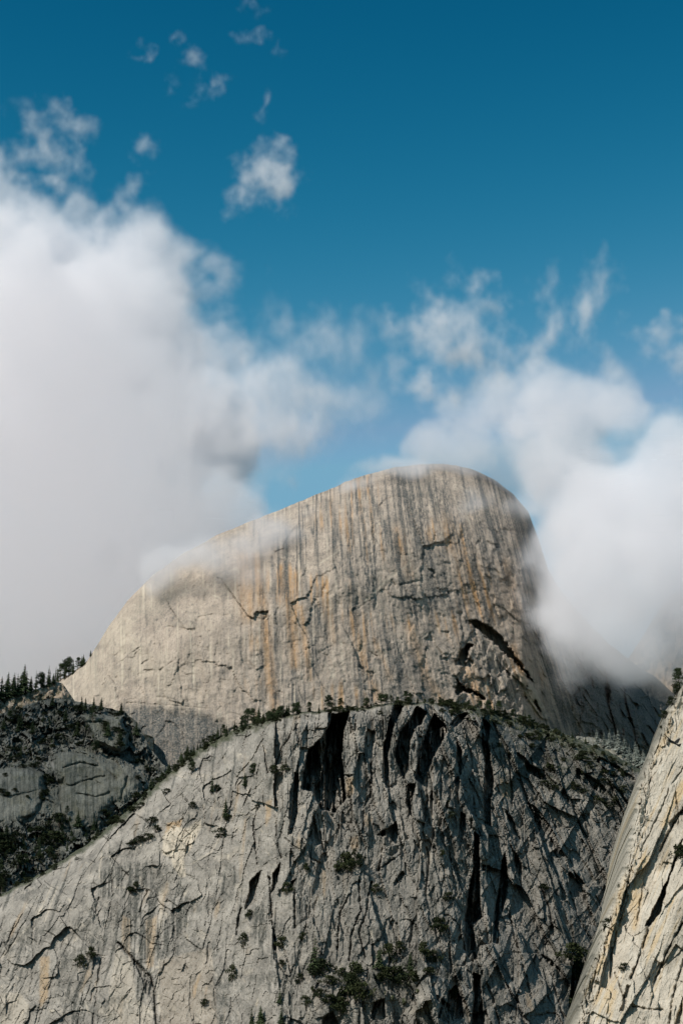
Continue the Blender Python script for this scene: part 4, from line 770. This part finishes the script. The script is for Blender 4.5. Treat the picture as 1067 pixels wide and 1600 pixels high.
# single plants on the cliff face
SPOT = [
    ('shrub', 125, 1511, 17, 'round dark bush alone low on the left face, lower of two', 1.0), ('shrub', 144, 1498, 18, 'leaning dark bush on the left face, upper of two', 0.6),
    ('shrub', 214, 1389, 11, 'upper small bush above the dark streaked recess at left', 1.0), ('shrub', 205, 1396, 10, 'lower wide bush above the dark streaked recess at left', 1.8),
    ('shrub', 320, 1571, 10, 'tiny round bush on the plain lower left face', 0.9), ('fir', 353, 1282, 36, 'narrow dark fir on the slab right of the cream rock scar', 0.9),
    ('shrub', 358, 1282, 9, 'shrub at the foot of the fir right of the cream scar', 1.3), ('shrub', 345, 1308, 14, 'wide bush below the fir right of the cream scar', 1.4),
    ('pine', 299, 1210, 22, 'dark pine high on the left slab, uppermost of two', 1.2), ('fir', 331, 1240, 30, 'dark fir on the left slab below the ridge', 0.9), ('shrub', 338, 1238, 12, 'shrub beside the dark fir on the left slab', 1.3),
    ('fir', 384, 1232, 26, 'dark fir at the left of a pair on the slab', 1.1), ('pine', 397, 1214, 22, 'dark pine at the right of a pair on the slab', 1.2), ('shrub', 428, 1208, 12, 'shrub on the ledge left of the wide bush', 1.0),
    ('shrub', 447, 1206, 10, 'wide low bush on the ledge left of the big alcove', 1.9), ('shrub', 403, 1264, 8, 'small bush on the slab below the pair of conifers', 1.2),
    ('shrub', 440, 1481, 18, 'round bush on the middle face below the cracks', 0.9), ('shrub', 472, 1470, 13, 'small bush right of the round bush on the middle face', 0.8),
    ('shrub', 441, 1509, 10, 'small bush below the round bush on the middle face', 0.9), ('shrub', 469, 1537, 14, 'bush on the pale slab left of the tall fir', 0.9),
    ('shrub', 362, 1532, 22, 'tall dark bush on the left of the middle face', 0.6), ('shrub', 380, 1480, 20, 'dark bush in the joint below the long crack', 0.7),
    ('spire', 490, 1526, 64, 'tall narrow fir standing alone at the foot of the cliff', 1.3), ('shrub', 503, 1524, 22, 'bush leaning at the foot of the tall narrow fir', 0.9),
    ('shrub', 479, 1365, 15, 'bush in the crack zone below the big alcove', 0.8), ('shrub', 526, 1363, 12, 'small bush left of the twin bushes below the alcove', 0.8), ('shrub', 541, 1362, 26, 'large dark bush below the big alcove', 0.8),
    ('shrub', 562, 1354, 18, 'bush to the right of the large bush below the alcove', 0.9), ('shrub', 587, 1395, 14, 'small bush beside the long double crack', 0.9), ('shrub', 448, 1397, 18, 'bush wedged between the two left cracks', 0.7),
    ('shrub', 390, 1436, 14, 'bush below the dark notch in the left cracks', 0.9), ('shrub', 624, 1488, 17, 'round bush above the ledge, by itself', 0.8),
    ('fir', 592, 1516, 38, 'small fir at the left of the ledge clump', 1.0), ('shrub', 607, 1508, 30, 'upright dark bush beside the small fir on the ledge', 0.7),
    ('fir', 641, 1520, 34, 'small fir at the right of the ledge', 1.0), ('shrub', 662, 1500, 26, 'dark bush at the corner of the grey outcrop', 0.8), ('shrub', 675, 1504, 18, 'bush on top of the big grey outcrop', 1.0),
    ('shrub', 557, 1536, 28, 'large dark bush at the left of the ledge', 1.0), ('shrub', 600, 1536, 24, 'large dark bush in the middle of the ledge', 1.2), ('shrub', 620, 1538, 24, 'broad bush right of the middle of the ledge', 1.2),
    ('shrub', 543, 1568, 40, 'largest dark bush below the ledge', 0.8), ('shrub', 562, 1562, 24, 'bush at the right side of the largest bush', 1.0), ('shrub', 535, 1526, 12, 'small bush left of the ledge bushes', 1.0),
    ('shrub', 648, 1532, 14, 'low green shrub at the left foot of the outcrop', 1.6), ('shrub', 672, 1524, 12, 'low green shrub draped over the outcrop shoulder', 2.0), ('shrub', 515, 1538, 12, 'bush right of the leaning bush by the tall fir', 1.4),
    ('shrub', 488, 1551, 9, 'upper bush of the diagonal bush line at the foot', 1.0), ('shrub', 500, 1558, 12, 'second bush down the diagonal bush line', 1.4), ('shrub', 514, 1568, 14, 'third bush down the diagonal bush line', 1.3), ('shrub', 530, 1582, 20, 'lowest bush of the diagonal bush line', 1.2),
    ('fir', 436, 1568, 28, 'upper of two dark firs at the lower middle edge', 1.1), ('fir', 440, 1600, 30, 'lower of two dark firs at the lower middle edge', 1.3),
    ('fir', 393, 1602, 30, 'left fir of the pair at the bottom edge', 1.0), ('fir', 407, 1604, 32, 'right fir of the pair at the bottom edge', 1.2), ('shrub', 477, 1573, 16, 'pale dry bush near the bottom edge', 0.8),
    ('shrub', 688, 1458, 24, 'dark bush high above the outcrop', 0.9), ('shrub', 700, 1408, 14, 'bush on the rim of the long dark gully', 1.1), ('shrub', 697, 1265, 14, 'bush between the alcoves and the dark gully', 1.0),
    ('shrub', 692, 1340, 12, 'small bush on the narrow pillar', 0.9), ('shrub', 703, 1278, 10, 'tiny bush under the bush between the alcoves', 1.0), ('shrub', 555, 1335, 8, 'tiny bush over the twin bushes below the alcove', 1.0),
    ('shrub', 895, 1500, 22, 'bush at the top of the shaded gully', 1.1), ('shrub', 899, 1530, 26, 'dark bush in the middle of the shaded gully', 1.1), ('shrub', 893, 1560, 26, 'dark bush lower in the shaded gully', 1.0), ('shrub', 896, 1592, 26, 'dark bush at the bottom of the shaded gully', 1.0),
    ('shrub', 708, 1560, 14, 'bush right of the big grey outcrop', 1.0), ('shrub', 850, 1390, 10, 'small bush on the shaded right face', 1.2), ('shrub', 300, 1262, 9, 'bush above the cream rock scar', 1.4),
    ('shrub', 245, 1300, 11, 'bush just left of the cream rock scar', 1.3), ('shrub', 232, 1312, 10, 'bush at the right end of the slanting ledge', 1.6), ('shrub', 208, 1322, 9, 'low bush along the slanting ledge at left', 2.0), ('shrub', 220, 1316, 9, 'middle low bush along the slanting ledge', 1.8),
    ('shrub', 192, 1288, 8, 'low bush on the upper left slab', 1.5), ('shrub', 240, 1285, 9, 'low bush above the slanting ledge', 1.5), ('shrub', 262, 1240, 8, 'low bush near the rim on the left slab', 1.5),
]
for kind, px, py, hp, lab, sx in SPOT: put('cliff', kind, px, py, hp, lab, None, sx, fwd=1.0)
for i in range(46):
    px = random.uniform(770, 985); py = float(near_top(px)) + random.uniform(12, 95)
    z_ = 'upper band of the shaded shoulder' if py - near_top(px) < 40 else 'lower band of the shaded shoulder'; z_ += ', left part' if px < 870 else ', right part'
    put('cliff', 'shrub', px, py, random.uniform(5, 11), 'dark scrub bush on the ' + z_, 'scrub bushes on the ' + z_, random.uniform(1.0, 1.9))

# treeline at the far left and trees over the talus
for px, hp, kind in ((-30, 46, 'fir'), (-12, 50, 'fir'), (2, 44, 'fir'), (10, 48, 'fir'), (20, 44, 'fir'), (28, 40, 'fir'), (36, 52, 'fir'), (40, 40, 'spire'), (15, 30, 'fir'), (24, 30, 'fir'), (33, 30, 'fir'),
                     (48, 30, 'fir'), (56, 36, 'spire'), (64, 30, 'pine'), (67, 26, 'fir'), (75, 36, 'spire'), (78, 28, 'fir'), (86, 30, 'spire'), (91, 24, 'fir'), (95, 32, 'pine'),
                     (103, 34, 'pine'), (108, 36, 'pine'), (114, 28, 'spire'), (122, 24, 'pine'), (128, 20, 'fir'), (131, 20, 'fir'), (102, 22, 'fir'), (143, 13, 'fir'), (5, 30, 'fir'), (-5, 30, 'fir'), (84, 20, 'fir'), (50, 22, 'fir')):
    put('wooded_shoulder' if px < 90 else 'granite_dome', kind, px, float(np.interp(px, [-80, 0, 60, 90, 110, 138, 146], [1112, 1095, 1076, 1064, 1054, 1031, 1018])) + 3, hp, *(('tall dark fir in the solid clump at the left end of the treeline', 'firs in the left clump of the treeline') if px < 45 else ('slim conifer standing apart in the middle of the treeline', 'conifers in the middle of the treeline') if px < 97 else ('conifer in the last clump of the treeline, nearest the dome', 'conifers in the treeline clump nearest the dome')), 1.0, 2)
for i in range(58):
    px = random.uniform(-20, 250) ; py = random.uniform(1100, 1400)
    tp_ = np.interp(px, [-20, 60, 90, 200, 250], [1122, 1092, 1090, 1112, 1190])
    if py < tp_ + 3 or py > near_top(px) + 5 or (80 < px < 215 and 1180 < py < 1285 and random.random() < 0.9) or (px < 75 and 1205 < py < 1280): continue
    low = py > 1285
    put('talus_slope', random.choice(['fir', 'fir', 'pine', 'spire']), px, py, random.uniform(16, 30), 'dark conifer in the shaded hollow below the rock slabs' if low else 'dark conifer standing on the boulder slope under the treeline',
        'conifers in the shaded hollow' if low else 'conifers on the upper boulder slope', 1.1, 1)
for px, py, hp in ((128, 1112, 26), (134, 1112, 24), (147, 1112, 26), (158, 1112, 24), (190, 1112, 18), (32, 1140, 30), (52, 1148, 26), (120, 1150, 28), (136, 1142, 20)):
    put('talus_slope', 'fir', px, py, hp, 'dark fir at the top of the boulder slope against the pale base of the dome', 'firs against the base of the dome', 1.1, 1)
for i in range(90):
    px = random.uniform(-10, 215); py = float(near_top(px)) - random.uniform(4, 75)
    if py < 1270: continue
    put('talus_slope', random.choice(['shrub', 'fir', 'pine']), px, py, random.uniform(9, 24), *(('dark tree low in the wooded hollow at the left edge of the picture', 'trees low in the wooded hollow') if px < 80 else ('dark tree in the narrow top of the wooded hollow, under the rock slabs', 'trees in the narrow top of the wooded hollow')), 1.1, 1)
for i in range(90):
    px = random.uniform(-20, 240); py = random.uniform(1105, 1250)
    tp_ = np.interp(px, [-20, 60, 90, 200, 240], [1122, 1092, 1090, 1112, 1180])
    if py < tp_ + 3 or (80 < px < 215 and py > 1178): continue
    put('talus_slope', 'shrub', px, py, random.uniform(5, 10), *(('dark low shrub between boulders just under the treeline', 'shrubs under the treeline') if py < 1150 else ('dark low shrub between boulders just above the bare rock slabs', 'shrubs above the bare rock slabs')), 1.6, 1)

# frosted conifers of the right gully
for px, py, hp in ((934, 1166, 22), (944, 1168, 20), (953, 1170, 24), (966, 1176, 30), (975, 1182, 26), (985, 1190, 22), (998, 1196, 26), (1006, 1204, 26), (960, 1166, 18), (992, 1184, 20)):
    put('scree_slope', 'frost', px, py, hp * 1.35, 'grey-green frosted conifer on the scree between the two cliffs', 'frosted conifers between the cliffs', 1.0, 1)

# plants of the pale cliff
RS = [('pine', 1060, 1078, 36, 'windswept pine at the top of the pale cliff', 1.2, 0), ('shrub', 1056, 1090, 22, 'bush under the windswept pine at the top of the pale cliff', 0.9, 0), ('shrub', 1048, 1103, 14, 'lower bush on the upper rim of the pale cliff', 0.9, 0),
      ('shrub', 1038, 1122, 11, 'third bush down the rim of the pale cliff', 0.9, 0), ('shrub', 1062, 1340, 18, 'dark bush in the cleft at the right edge of the picture', 1.1, 0), ('shrub', 948, 1448, 12, 'small bush on the left edge of the pale cliff', 1.1, 0),
      ('shrub', 974, 1516, 12, 'small bush in the middle of the pale cliff foot', 1.2, 0), ('shrub', 966, 1386, 5, 'tiny tuft on the left edge of the pale cliff', 1.0, 0), ('shrub', 1032, 1140, 7, 'tiny bush near the bird on the rim of the pale cliff', 1.0, 0)]
for kind, px, py, hp, lab, sx, ln in RS: put('pale_cliff', kind, px, py, hp, lab, None, sx, 0.3, 0.4, ln)

# loose boulders on the crest, the ledge and the talus
def boulder_mesh(seed):
    rnd = random.Random(seed); import bmesh
    bm = bmesh.new(); bmesh.ops.create_icosphere(bm, subdivisions=2, radius=1)
    planes = [(Vector((rnd.gauss(0, 1), rnd.gauss(0, 1), rnd.gauss(0, 1))).normalized(), rnd.uniform(0.55, 0.85)) for _ in range(9)]
    for v in bm.verts:
        for n, d in planes:
            k = v.co.dot(n) - d
            if k > 0: v.co -= n * k
        v.co *= rnd.uniform(0.95, 1.05)
    me = bpy.data.meshes.new('boulder'); bm.to_mesh(me); bm.free(); me.materials.append(M_CLIFF); return me
BM = [boulder_mesh(s) for s in range(6)]
def boulder(sheet, px, py, spx, label, group):
    p = on(sheet, px, py); o = bpy.data.objects.new('boulder', random.choice(BM)); COL.objects.link(o)
    s = spx * p[1] / F; o.location = (p[0], p[1] - s * 0.1, p[2] + s * 0.1); o.rotation_euler = [random.uniform(0, 6.28) for _ in range(3)]
    o.scale = (s * random.uniform(.8, 1.3), s * random.uniform(.8, 1.2), s * random.uniform(.5, .8)); tag(o, label, 'boulder', group)
for i in range(60):
    px = random.uniform(690, 900); boulder('cliff', px, float(near_top(px)) + random.uniform(0, 20), random.uniform(1.5, 4), 'loose grey boulder on the right shoulder of the cliff crest', 'boulders on the right shoulder')
for px, py, s in ((640, 1538, 6), (647, 1530, 6), (585, 1548, 4), (576, 1556, 3.5), (612, 1560, 5), (652, 1550, 5), (570, 1575, 4), (630, 1565, 5), (602, 1552, 4)):
    boulder('cliff', px, py, s, 'grey boulder on the bushy ledge at the foot of the cliff', 'boulders on the ledge')
for i in range(200):
    px = random.uniform(-10, 200); py = random.uniform(1100, 1370)
    tp_ = np.interp(px, [-20, 60, 90, 200], [1122, 1092, 1090, 1112])
    if py < tp_ + 4 or (80 < px < 215 and 1175 < py < 1300) or (px < 78 and 1200 < py < 1290) or py > near_top(px): continue
    boulder('talus_slope', px, py, random.uniform(1.2, 3.4), 'pale boulder lying on the dark talus slope at left', 'boulders on the talus')

# ------------------------------------------------------------------ bird
def bird():
    c = P(1050, 1158, 215.0); s = 215.0 / F           # metres per photo pixel
    def w(px, py, dd=0.0): return Vector(((px - 1050) * s, dd, -(py - 1158) * s))
    # spine from head to tail, with a body radius, plus wings as thin tapering blades joined to it
    sec = [(w(1042, 1155.5), 0.05), (w(1045, 1157), 0.10), (w(1049, 1159), 0.15), (w(1053, 1161), 0.13), (w(1057, 1163.5), 0.07), (w(1061, 1165.5), 0.03)]
    v = []; f = []
    n = 10
    for p, r in sec:
        for k in range(n): a = k * 2 * math.pi / n; v.append(p + Vector((0.35 * r * math.cos(a), r * 1.1 * math.sin(a), r * math.cos(a))))
    for i in range(len(sec) - 1):
        for k in range(n): f.append((i * n + k, i * n + (k + 1) % n, (i + 1) * n + (k + 1) % n, (i + 1) * n + k))
    f.append(tuple(range(n))[::-1]); f.append(tuple(range((len(sec) - 1) * n, len(sec) * n)))
    def blade(lead, trail, dds):
        b = len(v); m = len(lead)
        for (a, t, dd) in zip(lead, trail, dds):
            la, tr = w(*a, dd), w(*t, dd); th = Vector((0, 0.02, 0)); v.extend([la - th, la + th, tr + th * .3, tr - th * .3])
        for i in range(m - 1):
            for k in range(4): f.append((b + i * 4 + k, b + i * 4 + (k + 1) % 4, b + (i + 1) * 4 + (k + 1) % 4, b + (i + 1) * 4 + k))
        f.append((b, b + 1, b + 2, b + 3)); e = b + (m - 1) * 4; f.append((e + 3, e + 2, e + 1, e))
    blade([(1050, 1158.5), (1047, 1155.5), (1043, 1153), (1039.5, 1150.5), (1037.5, 1149.2)], [(1055, 1162.5), (1049, 1160), (1044, 1157), (1040, 1153), (1037.8, 1150.2)], [0, -.12, -.28, -.42, -.5])
    blade([(1052, 1159.5), (1056, 1156), (1059, 1153.8), (1062, 1152.2), (1063.6, 1151.7)], [(1058, 1162), (1060.5, 1158.5), (1062, 1156), (1063.4, 1153.5), (1063.9, 1152.2)], [0, .12, .26, .38, .45])
    blade([(1056, 1162), (1059, 1163), (1062, 1162), (1064.3, 1161.5)], [(1055, 1163.5), (1057, 1165.5), (1059.5, 1167), (1061.5, 1167.3)], [0, 0, 0, 0])   # fanned tail
    me = bpy.data.meshes.new('bird'); me.from_pydata([tuple(p) for p in v], [], f); me.materials.append(M_BIRD)
    o = bpy.data.objects.new('bird', me); COL.objects.link(o); o.location = tuple(c)
    tag(o, 'dark bird gliding with spread wings in front of the pale cliff', 'bird')
bird()

# ------------------------------------------------------------------ clouds
def upm(n, m, off):
    x = np.linspace(0, m - 2.001, n) + off; i = x.astype(int); fr = x - i; fr = fr * fr * (3 - 2 * fr)
    M = np.zeros((n, m), np.float32); M[np.arange(n), i] = 1 - fr; M[np.arange(n), np.minimum(i + 1, m - 1)] += fr; return M
def fbm3(shape, size, base, octs, seed, gain=.5):
    r = np.random.RandomState(seed); out = np.zeros(shape, np.float32); a = 1; tot = 0
    for o in range(octs):
        b3 = base if isinstance(base, tuple) else (base,) * 3; m = [int(size[k] / (b3[k] / 2 ** o)) + 3 for k in range(3)]
        Lt = r.uniform(-1, 1, m).astype(np.float32)
        t = np.einsum('ia,abc->ibc', upm(shape[0], m[0], r.rand() * .9), Lt, optimize=True)
        t = np.einsum('jb,ibc->ijc', upm(shape[1], m[1], r.rand() * .9), t, optimize=True)
        t = np.einsum('kc,ijc->ijk', upm(shape[2], m[2], r.rand() * .9), t, optimize=True)
        out += a * t; tot += a; a *= gain
    return out / tot

def cloud_material(name, density):
    m = bpy.data.materials.new(name); m.use_nodes = True; t = m.node_tree; t.nodes.clear()
    out = t.nodes.new('ShaderNodeOutputMaterial'); pv = t.nodes.new('ShaderNodeVolumePrincipled')
    pv.inputs['Color'].default_value = (0.976, 0.956, 0.957, 1); pv.inputs['Density'].default_value = density; pv.inputs['Anisotropy'].default_value = 0.0
    t.links.new(pv.outputs[0], out.inputs['Volume']); return m

def cloud(name, label, box, vox, blobs, noise_cell, noise_amp, density, seed, sharp=3.0, octs=5, wisp=False):
    """box: photo px range x0,x1,y0,y1 and distances d0,d1; blobs: (px, py, dist, rx px, ry px, rd m, weight)"""
    x0, x1, y0, y1, d0, d1 = box
    c = np.array([P(a, b, d) for a in (x0, x1) for b in (y0, y1) for d in (d0, d1)])
    lo = c.min(0); hi = c.max(0)
    n = [int((hi[k] - lo[k]) / vox) + 2 for k in range(3)]
    ax = [np.linspace(lo[k], hi[k], n[k]).astype(np.float32) for k in range(3)]
    X, Y, Z = np.meshgrid(*ax, indexing='ij')
    # position of every cell expressed in bearing and elevation, so that the lobes can be given where they stand
    zz = Z - CAMZ; fw = Y * math.cos(PITCH) + zz * math.sin(PITCH); up = -Y * math.sin(PITCH) + zz * math.cos(PITCH)
    px = 533.5 + X / fw * F; py = 800 - up / fw * F
    size = [hi[k] - lo[k] for k in range(3)]
    wr = 34.0 if wisp else 26.0
    px = px + wr * 1.6 * fbm3(n, size, 95 if wisp else 150, 3, seed + 200); py = py + wr * fbm3(n, size, 80 if wisp else 130, 3, seed + 210)
    S = np.full(X.shape, -1.0, np.float32); grow = 1.75 if wisp else 1.0
    for (bx, by, bd, rx, ry, rd, wt) in blobs:
        q = wt - np.sqrt(((px - bx) / (rx * grow)) ** 2 + ((py - by) / (ry * grow)) ** 2 + ((Y - bd) / rd) ** 2)
        S = np.maximum(S, q) + 0.25 * np.exp(-((S - q) / 0.25) ** 2) * 0.25
    nz = fbm3(n, [hi[k] - lo[k] for k in range(3)], noise_cell, octs, seed, 0.6)
    if wisp:        # torn, stretched strands that fade out
        rg = 1 - np.abs(fbm3(n, [hi[k] - lo[k] for k in range(3)], tuple(v * 1.3 for v in noise_cell), octs, seed + 100, 0.62)) * 3.2
        Dn = np.clip((S + nz * 0.9 - 0.02) * 1.3, 0, 1) ** 1.5 * np.clip(0.2 + 0.8 * rg, 0, 1)
    else: Dn = np.clip((S + nz * noise_amp) * sharp, 0, 1) ** 2
    edge = np.ones_like(Dn)
    for k in range(3):
        e = np.minimum(np.arange(n[k]), n[k] - 1 - np.arange(n[k])); e = np.clip(e / 5.0, 0, 1); sh = [1, 1, 1]; sh[k] = n[k]; edge *= e.reshape(sh)
    Dn = (Dn * edge).astype(np.float32)
    src_me = bpy.data.meshes.new(name + '_cells'); src_me.vertices.add(Dn.size)
    a = src_me.attributes.new('dens', 'FLOAT', 'POINT'); a.data.foreach_set('value', Dn.ravel())
    src = bpy.data.objects.new(name + '_cells', src_me)       # data only: never linked to the scene
    g = bpy.data.node_groups.new(name + '_nodes', 'GeometryNodeTree')
    g.interface.new_socket('Geometry', in_out='INPUT', socket_type='NodeSocketGeometry'); g.interface.new_socket('Geometry', in_out='OUTPUT', socket_type='NodeSocketGeometry')
    N = g.nodes.new; L = g.links.new
    go = N('NodeGroupOutput'); oi = N('GeometryNodeObjectInfo'); oi.inputs['Object'].default_value = src
    vc = N('GeometryNodeVolumeCube'); vc.inputs['Min'].default_value = tuple(lo); vc.inputs['Max'].default_value = tuple(hi)
    for k, ch in enumerate('XYZ'): vc.inputs['Resolution ' + ch].default_value = n[k]
    pos = N('GeometryNodeInputPosition')
    def vm(op, s, val):
        q = N('ShaderNodeVectorMath'); q.operation = op; L(s, q.inputs[0])
        if val is not None: q.inputs[1].default_value = val
        return q.outputs[0]
    s = vm('SUBTRACT', pos.outputs[0], tuple(lo)); s = vm('DIVIDE', s, tuple((hi[k] - lo[k]) / (n[k] - 1) for k in range(3))); s = vm('ADD', s, (.5, .5, .5)); s = vm('FLOOR', s, None)
    sp = N('ShaderNodeSeparateXYZ'); L(s, sp.inputs[0])
    def im(op, p, q_):
        q = N('FunctionNodeIntegerMath'); q.operation = op
        for k, vv in ((0, p), (1, q_)):
            if isinstance(vv, int): q.inputs[k].default_value = vv
            else: L(vv, q.inputs[k])
        return q.outputs[0]
    i = im('ADD', im('MULTIPLY', im('ADD', im('MULTIPLY', sp.outputs[0], n[1]), sp.outputs[1]), n[2]), sp.outputs[2])
    si = N('GeometryNodeSampleIndex'); si.data_type = 'FLOAT'; si.clamp = True
    at = N('GeometryNodeInputNamedAttribute'); at.data_type = 'FLOAT'; at.inputs[0].default_value = 'dens'
    L(oi.outputs['Geometry'], si.inputs['Geometry']); L(at.outputs[0], si.inputs['Value']); L(i, si.inputs['Index']); L(si.outputs[0], vc.inputs['Density'])
    mat = cloud_material(name, density)
    sm = N('GeometryNodeSetMaterial'); sm.inputs['Material'].default_value = mat; L(vc.outputs[0], sm.inputs[0]); L(sm.outputs[0], go.inputs[0])
    vd = bpy.data.volumes.new(name); vd.materials.append(mat)
    o = bpy.data.objects.new('cloud', vd); COL.objects.link(o); md = o.modifiers.new('body', 'NODES'); md.node_group = g
    tag(o, label, 'cloud', kind='stuff'); return o

# great bank at the left, touching the dome's left shoulder
cloud('cloud_bank', 'great pale grey cloud bank filling the left side and wrapping the dome shoulder', (-190, 470, 290, 1120, 4060, 4750), 6.5, [
    (60, 580, 4300, 260, 210, 330, 1.0), (150, 500, 4300, 180, 150, 300, 1.0), (255, 410, 4300, 80, 82, 180, 1.0), (230, 560, 4300, 125, 150, 280, 1.0), (30, 470, 4300, 190, 120, 260, 1.0), (110, 780, 4300, 260, 230, 340, 1.1),
    (290, 830, 4200, 130, 100, 220, 1.0), (350, 790, 4150, 78, 58, 150, 0.95), (285, 700, 4220, 125, 95, 230, 1.0), (180, 690, 4150, 150, 130, 260, 1.0), (0, 960, 4300, 280, 220, 340, 1.1), (180, 920, 4250, 190, 140, 260, 1.0), (-80, 700, 4300, 260, 400, 340, 1.1),
    (330, 890, 4110, 110, 60, 70, 0.85), (270, 940, 4110, 80, 50, 60, 0.6)],
    150, 0.85, 0.0075, 3, 4.2, 6)
# bank at the right, over the right flank
cloud('cloud_flank', 'cloud spilling over the right flank of the dome and down behind the pale cliff', (590, 1260, 520, 1170, 3380, 4200), 6.5, [
    (790, 650, 4080, 85, 65, 110, 1.0), (720, 700, 4110, 80, 48, 80, 1.05), (870, 640, 4050, 125, 80, 140, 1.05), (840, 725, 4130, 80, 70, 110, 1.05), (880, 745, 4020, 105, 95, 160, 1.1), (940, 820, 3880, 110, 110, 200, 1.05), (980, 900, 3750, 140, 130, 230, 1.1), (1080, 830, 3850, 150, 150, 230, 1.05),
    (865, 815, 3960, 60, 75, 110, 0.9), (880, 900, 3800, 60, 70, 120, 0.85), (930, 960, 3640, 100, 80, 140, 1.0), (1000, 1010, 3640, 120, 76, 170, 1.0), (1070, 720, 3900, 85, 75, 150, 1.0), (1160, 920, 3850, 150, 250, 230, 1.0), (960, 650, 3950, 70, 70, 140, 0.85)],
    140, 0.85, 0.0075, 9, 3.2, 6)
# thin veil lying on the dome's crown and left shoulder
cloud('cloud_veil', 'thin mist veil drifting across the upper edge of the dome', (230, 930, 690, 1060, 3560, 4060), 7.0, [
    (560, 755, 3900, 70, 30, 100, 0.7), (640, 735, 3960, 60, 25, 80, 0.8), (480, 800, 3850, 60, 45, 80, 0.6), (430, 825, 3790, 80, 50, 90, 0.95), (350, 870, 3740, 90, 60, 100, 1.0), (300, 875, 3760, 75, 34, 90, 0.9), (245, 905, 3790, 50, 34, 80, 0.8), (740, 790, 3850, 70, 60, 80, 0.6), (410, 900, 3760, 60, 40, 60, 0.6), (848, 860, 3760, 60, 90, 100, 0.8), (825, 795, 3900, 50, 50, 90, 0.65), (860, 960, 3680, 55, 60, 80, 0.75), (380, 850, 3760, 90, 60, 90, 0.8)],
    110, 0.8, 0.012, 21, 2.0, 5)
# wisps against the blue
cloud('cloud_wisp', 'soft torn cloud wisp between the big bank and the dome top', (300, 640, 410, 730, 3960, 4300), 5.5, [
    (430, 640, 4130, 95, 50, 130, 1.15), (470, 600, 4130, 60, 50, 110, 0.95), (400, 570, 4130, 60, 50, 90, 0.6), (430, 490, 4130, 36, 70, 70, 0.55), (540, 530, 4130, 55, 45, 80, 0.7), (370, 610, 4180, 50, 36, 90, 0.7)],
    (70, 70, 90), 0.9, 0.0105, 31, 2.0, 6, True)
cloud('cloud_wisp', 'broken cloud streamer over the dome, slanting down to the left', (590, 830, 400, 680, 4250, 4500), 5.5, [
    (690, 505, 4370, 64, 40, 80, 0.85), (735, 550, 4370, 45, 50, 70, 0.8), (690, 600, 4370, 60, 34, 70, 0.75), (650, 610, 4370, 30, 25, 60, 0.55), (720, 450, 4370, 70, 35, 70, 0.3), (790, 560, 4370, 40, 60, 70, 0.4)],
    (60, 60, 75), 0.9, 0.0299, 33, 2.0, 6, True)
cloud('cloud_wisp', 'faint cloud strands standing above the right-hand bank', (800, 1000, 400, 640, 4150, 4400), 5.5, [
    (905, 480, 4280, 45, 55, 80, 0.75), (880, 520, 4280, 40, 40, 70, 0.7), (930, 590, 4280, 60, 40, 70, 0.5), (850, 560, 4280, 50, 40, 70, 0.45)],
    (50, 50, 80), 0.9, 0.0245, 35, 2.0, 6, True)
cloud('cloud_wisp', 'small cloud wisp cut by the right edge of the picture', (970, 1130, 460, 680, 4150, 4350), 5.5, [
    (1040, 520, 4250, 50, 26, 70, 0.7), (1080, 560, 4250, 50, 40, 70, 0.7), (1010, 500, 4250, 24, 14, 50, 0.5), (1050, 640, 4250, 60, 40, 70, 0.45)],
    (55, 50, 55), 0.9, 0.0272, 37, 2.0, 6, True)
cloud('cloud_puff', 'single bright cloud puff floating in the deep blue, upper middle', (320, 500, 130, 370, 4500, 4700), 5.0, [
    (425, 275, 4600, 42, 30, 70, 0.85), (450, 290, 4600, 26, 28, 60, 0.75), (385, 300, 4600, 26, 24, 50, 0.6), (370, 330, 4600, 45, 22, 50, 0.35), (402, 175, 4600, 16, 26, 50, 0.5), (430, 215, 4600, 26, 30, 50, 0.4)],
    (48, 50, 50), 0.9, 0.0221, 39, 2.0, 6, True)
cloud('cloud_wisp', 'ragged cloud shreds at the left edge above the big bank', (-80, 300, 120, 380, 4450, 4700), 5.5, [
    (95, 235, 4580, 34, 45, 80, 0.7), (75, 210, 4580, 40, 50, 80, 0.5), (40, 275, 4580, 60, 25, 80, 0.6), (-20, 260, 4580, 50, 50, 80, 0.5), (105, 310, 4580, 20, 45, 70, 0.65), (100, 172, 4580, 18, 14, 60, 0.5), (225, 220, 4580, 40, 30, 70, 0.5), (205, 290, 4580, 40, 18, 70, 0.4), (10, 330, 4580, 70, 25, 80, 0.5)],
    (50, 55, 60), 0.9, 0.0187, 41, 2.0, 6, True)
cloud('cloud_wisp', 'scattered faint cloud tufts near the top of the picture', (170, 470, -30, 210, 4650, 4850), 5.5, [
    (392, 8, 4750, 24, 14, 60, 0.6), (290, 85, 4750, 24, 24, 60, 0.5), (323, 130, 4750, 18, 24, 60, 0.5), (388, 54, 4750, 16, 9, 50, 0.45), (424, 70, 4750, 18, 12, 50, 0.45), (268, 55, 4750, 10, 14, 50, 0.4), (220, 75, 4750, 14, 10, 50, 0.35), (300, 150, 4750, 70, 50, 60, 0.15)],
    (36, 40, 40), 0.9, 0.0153, 43, 2.0, 6, True)
# unseen cloud added left of the view to cast shade on the talus slope
cloud('shade_cloud_left', 'unseen flat cloud added left of the view to shade the talus slope', (-1260, -180, -160, 330, 1700, 3150), 16, [
    (-917, 39, 2040, 330, 150, 260, 1.0), (-776, 75, 2300, 300, 140, 260, 1.0), (-664, 103, 2560, 270, 130, 250, 1.0)], 220, 0.5, 0.0028, 51, 3.0, 4)
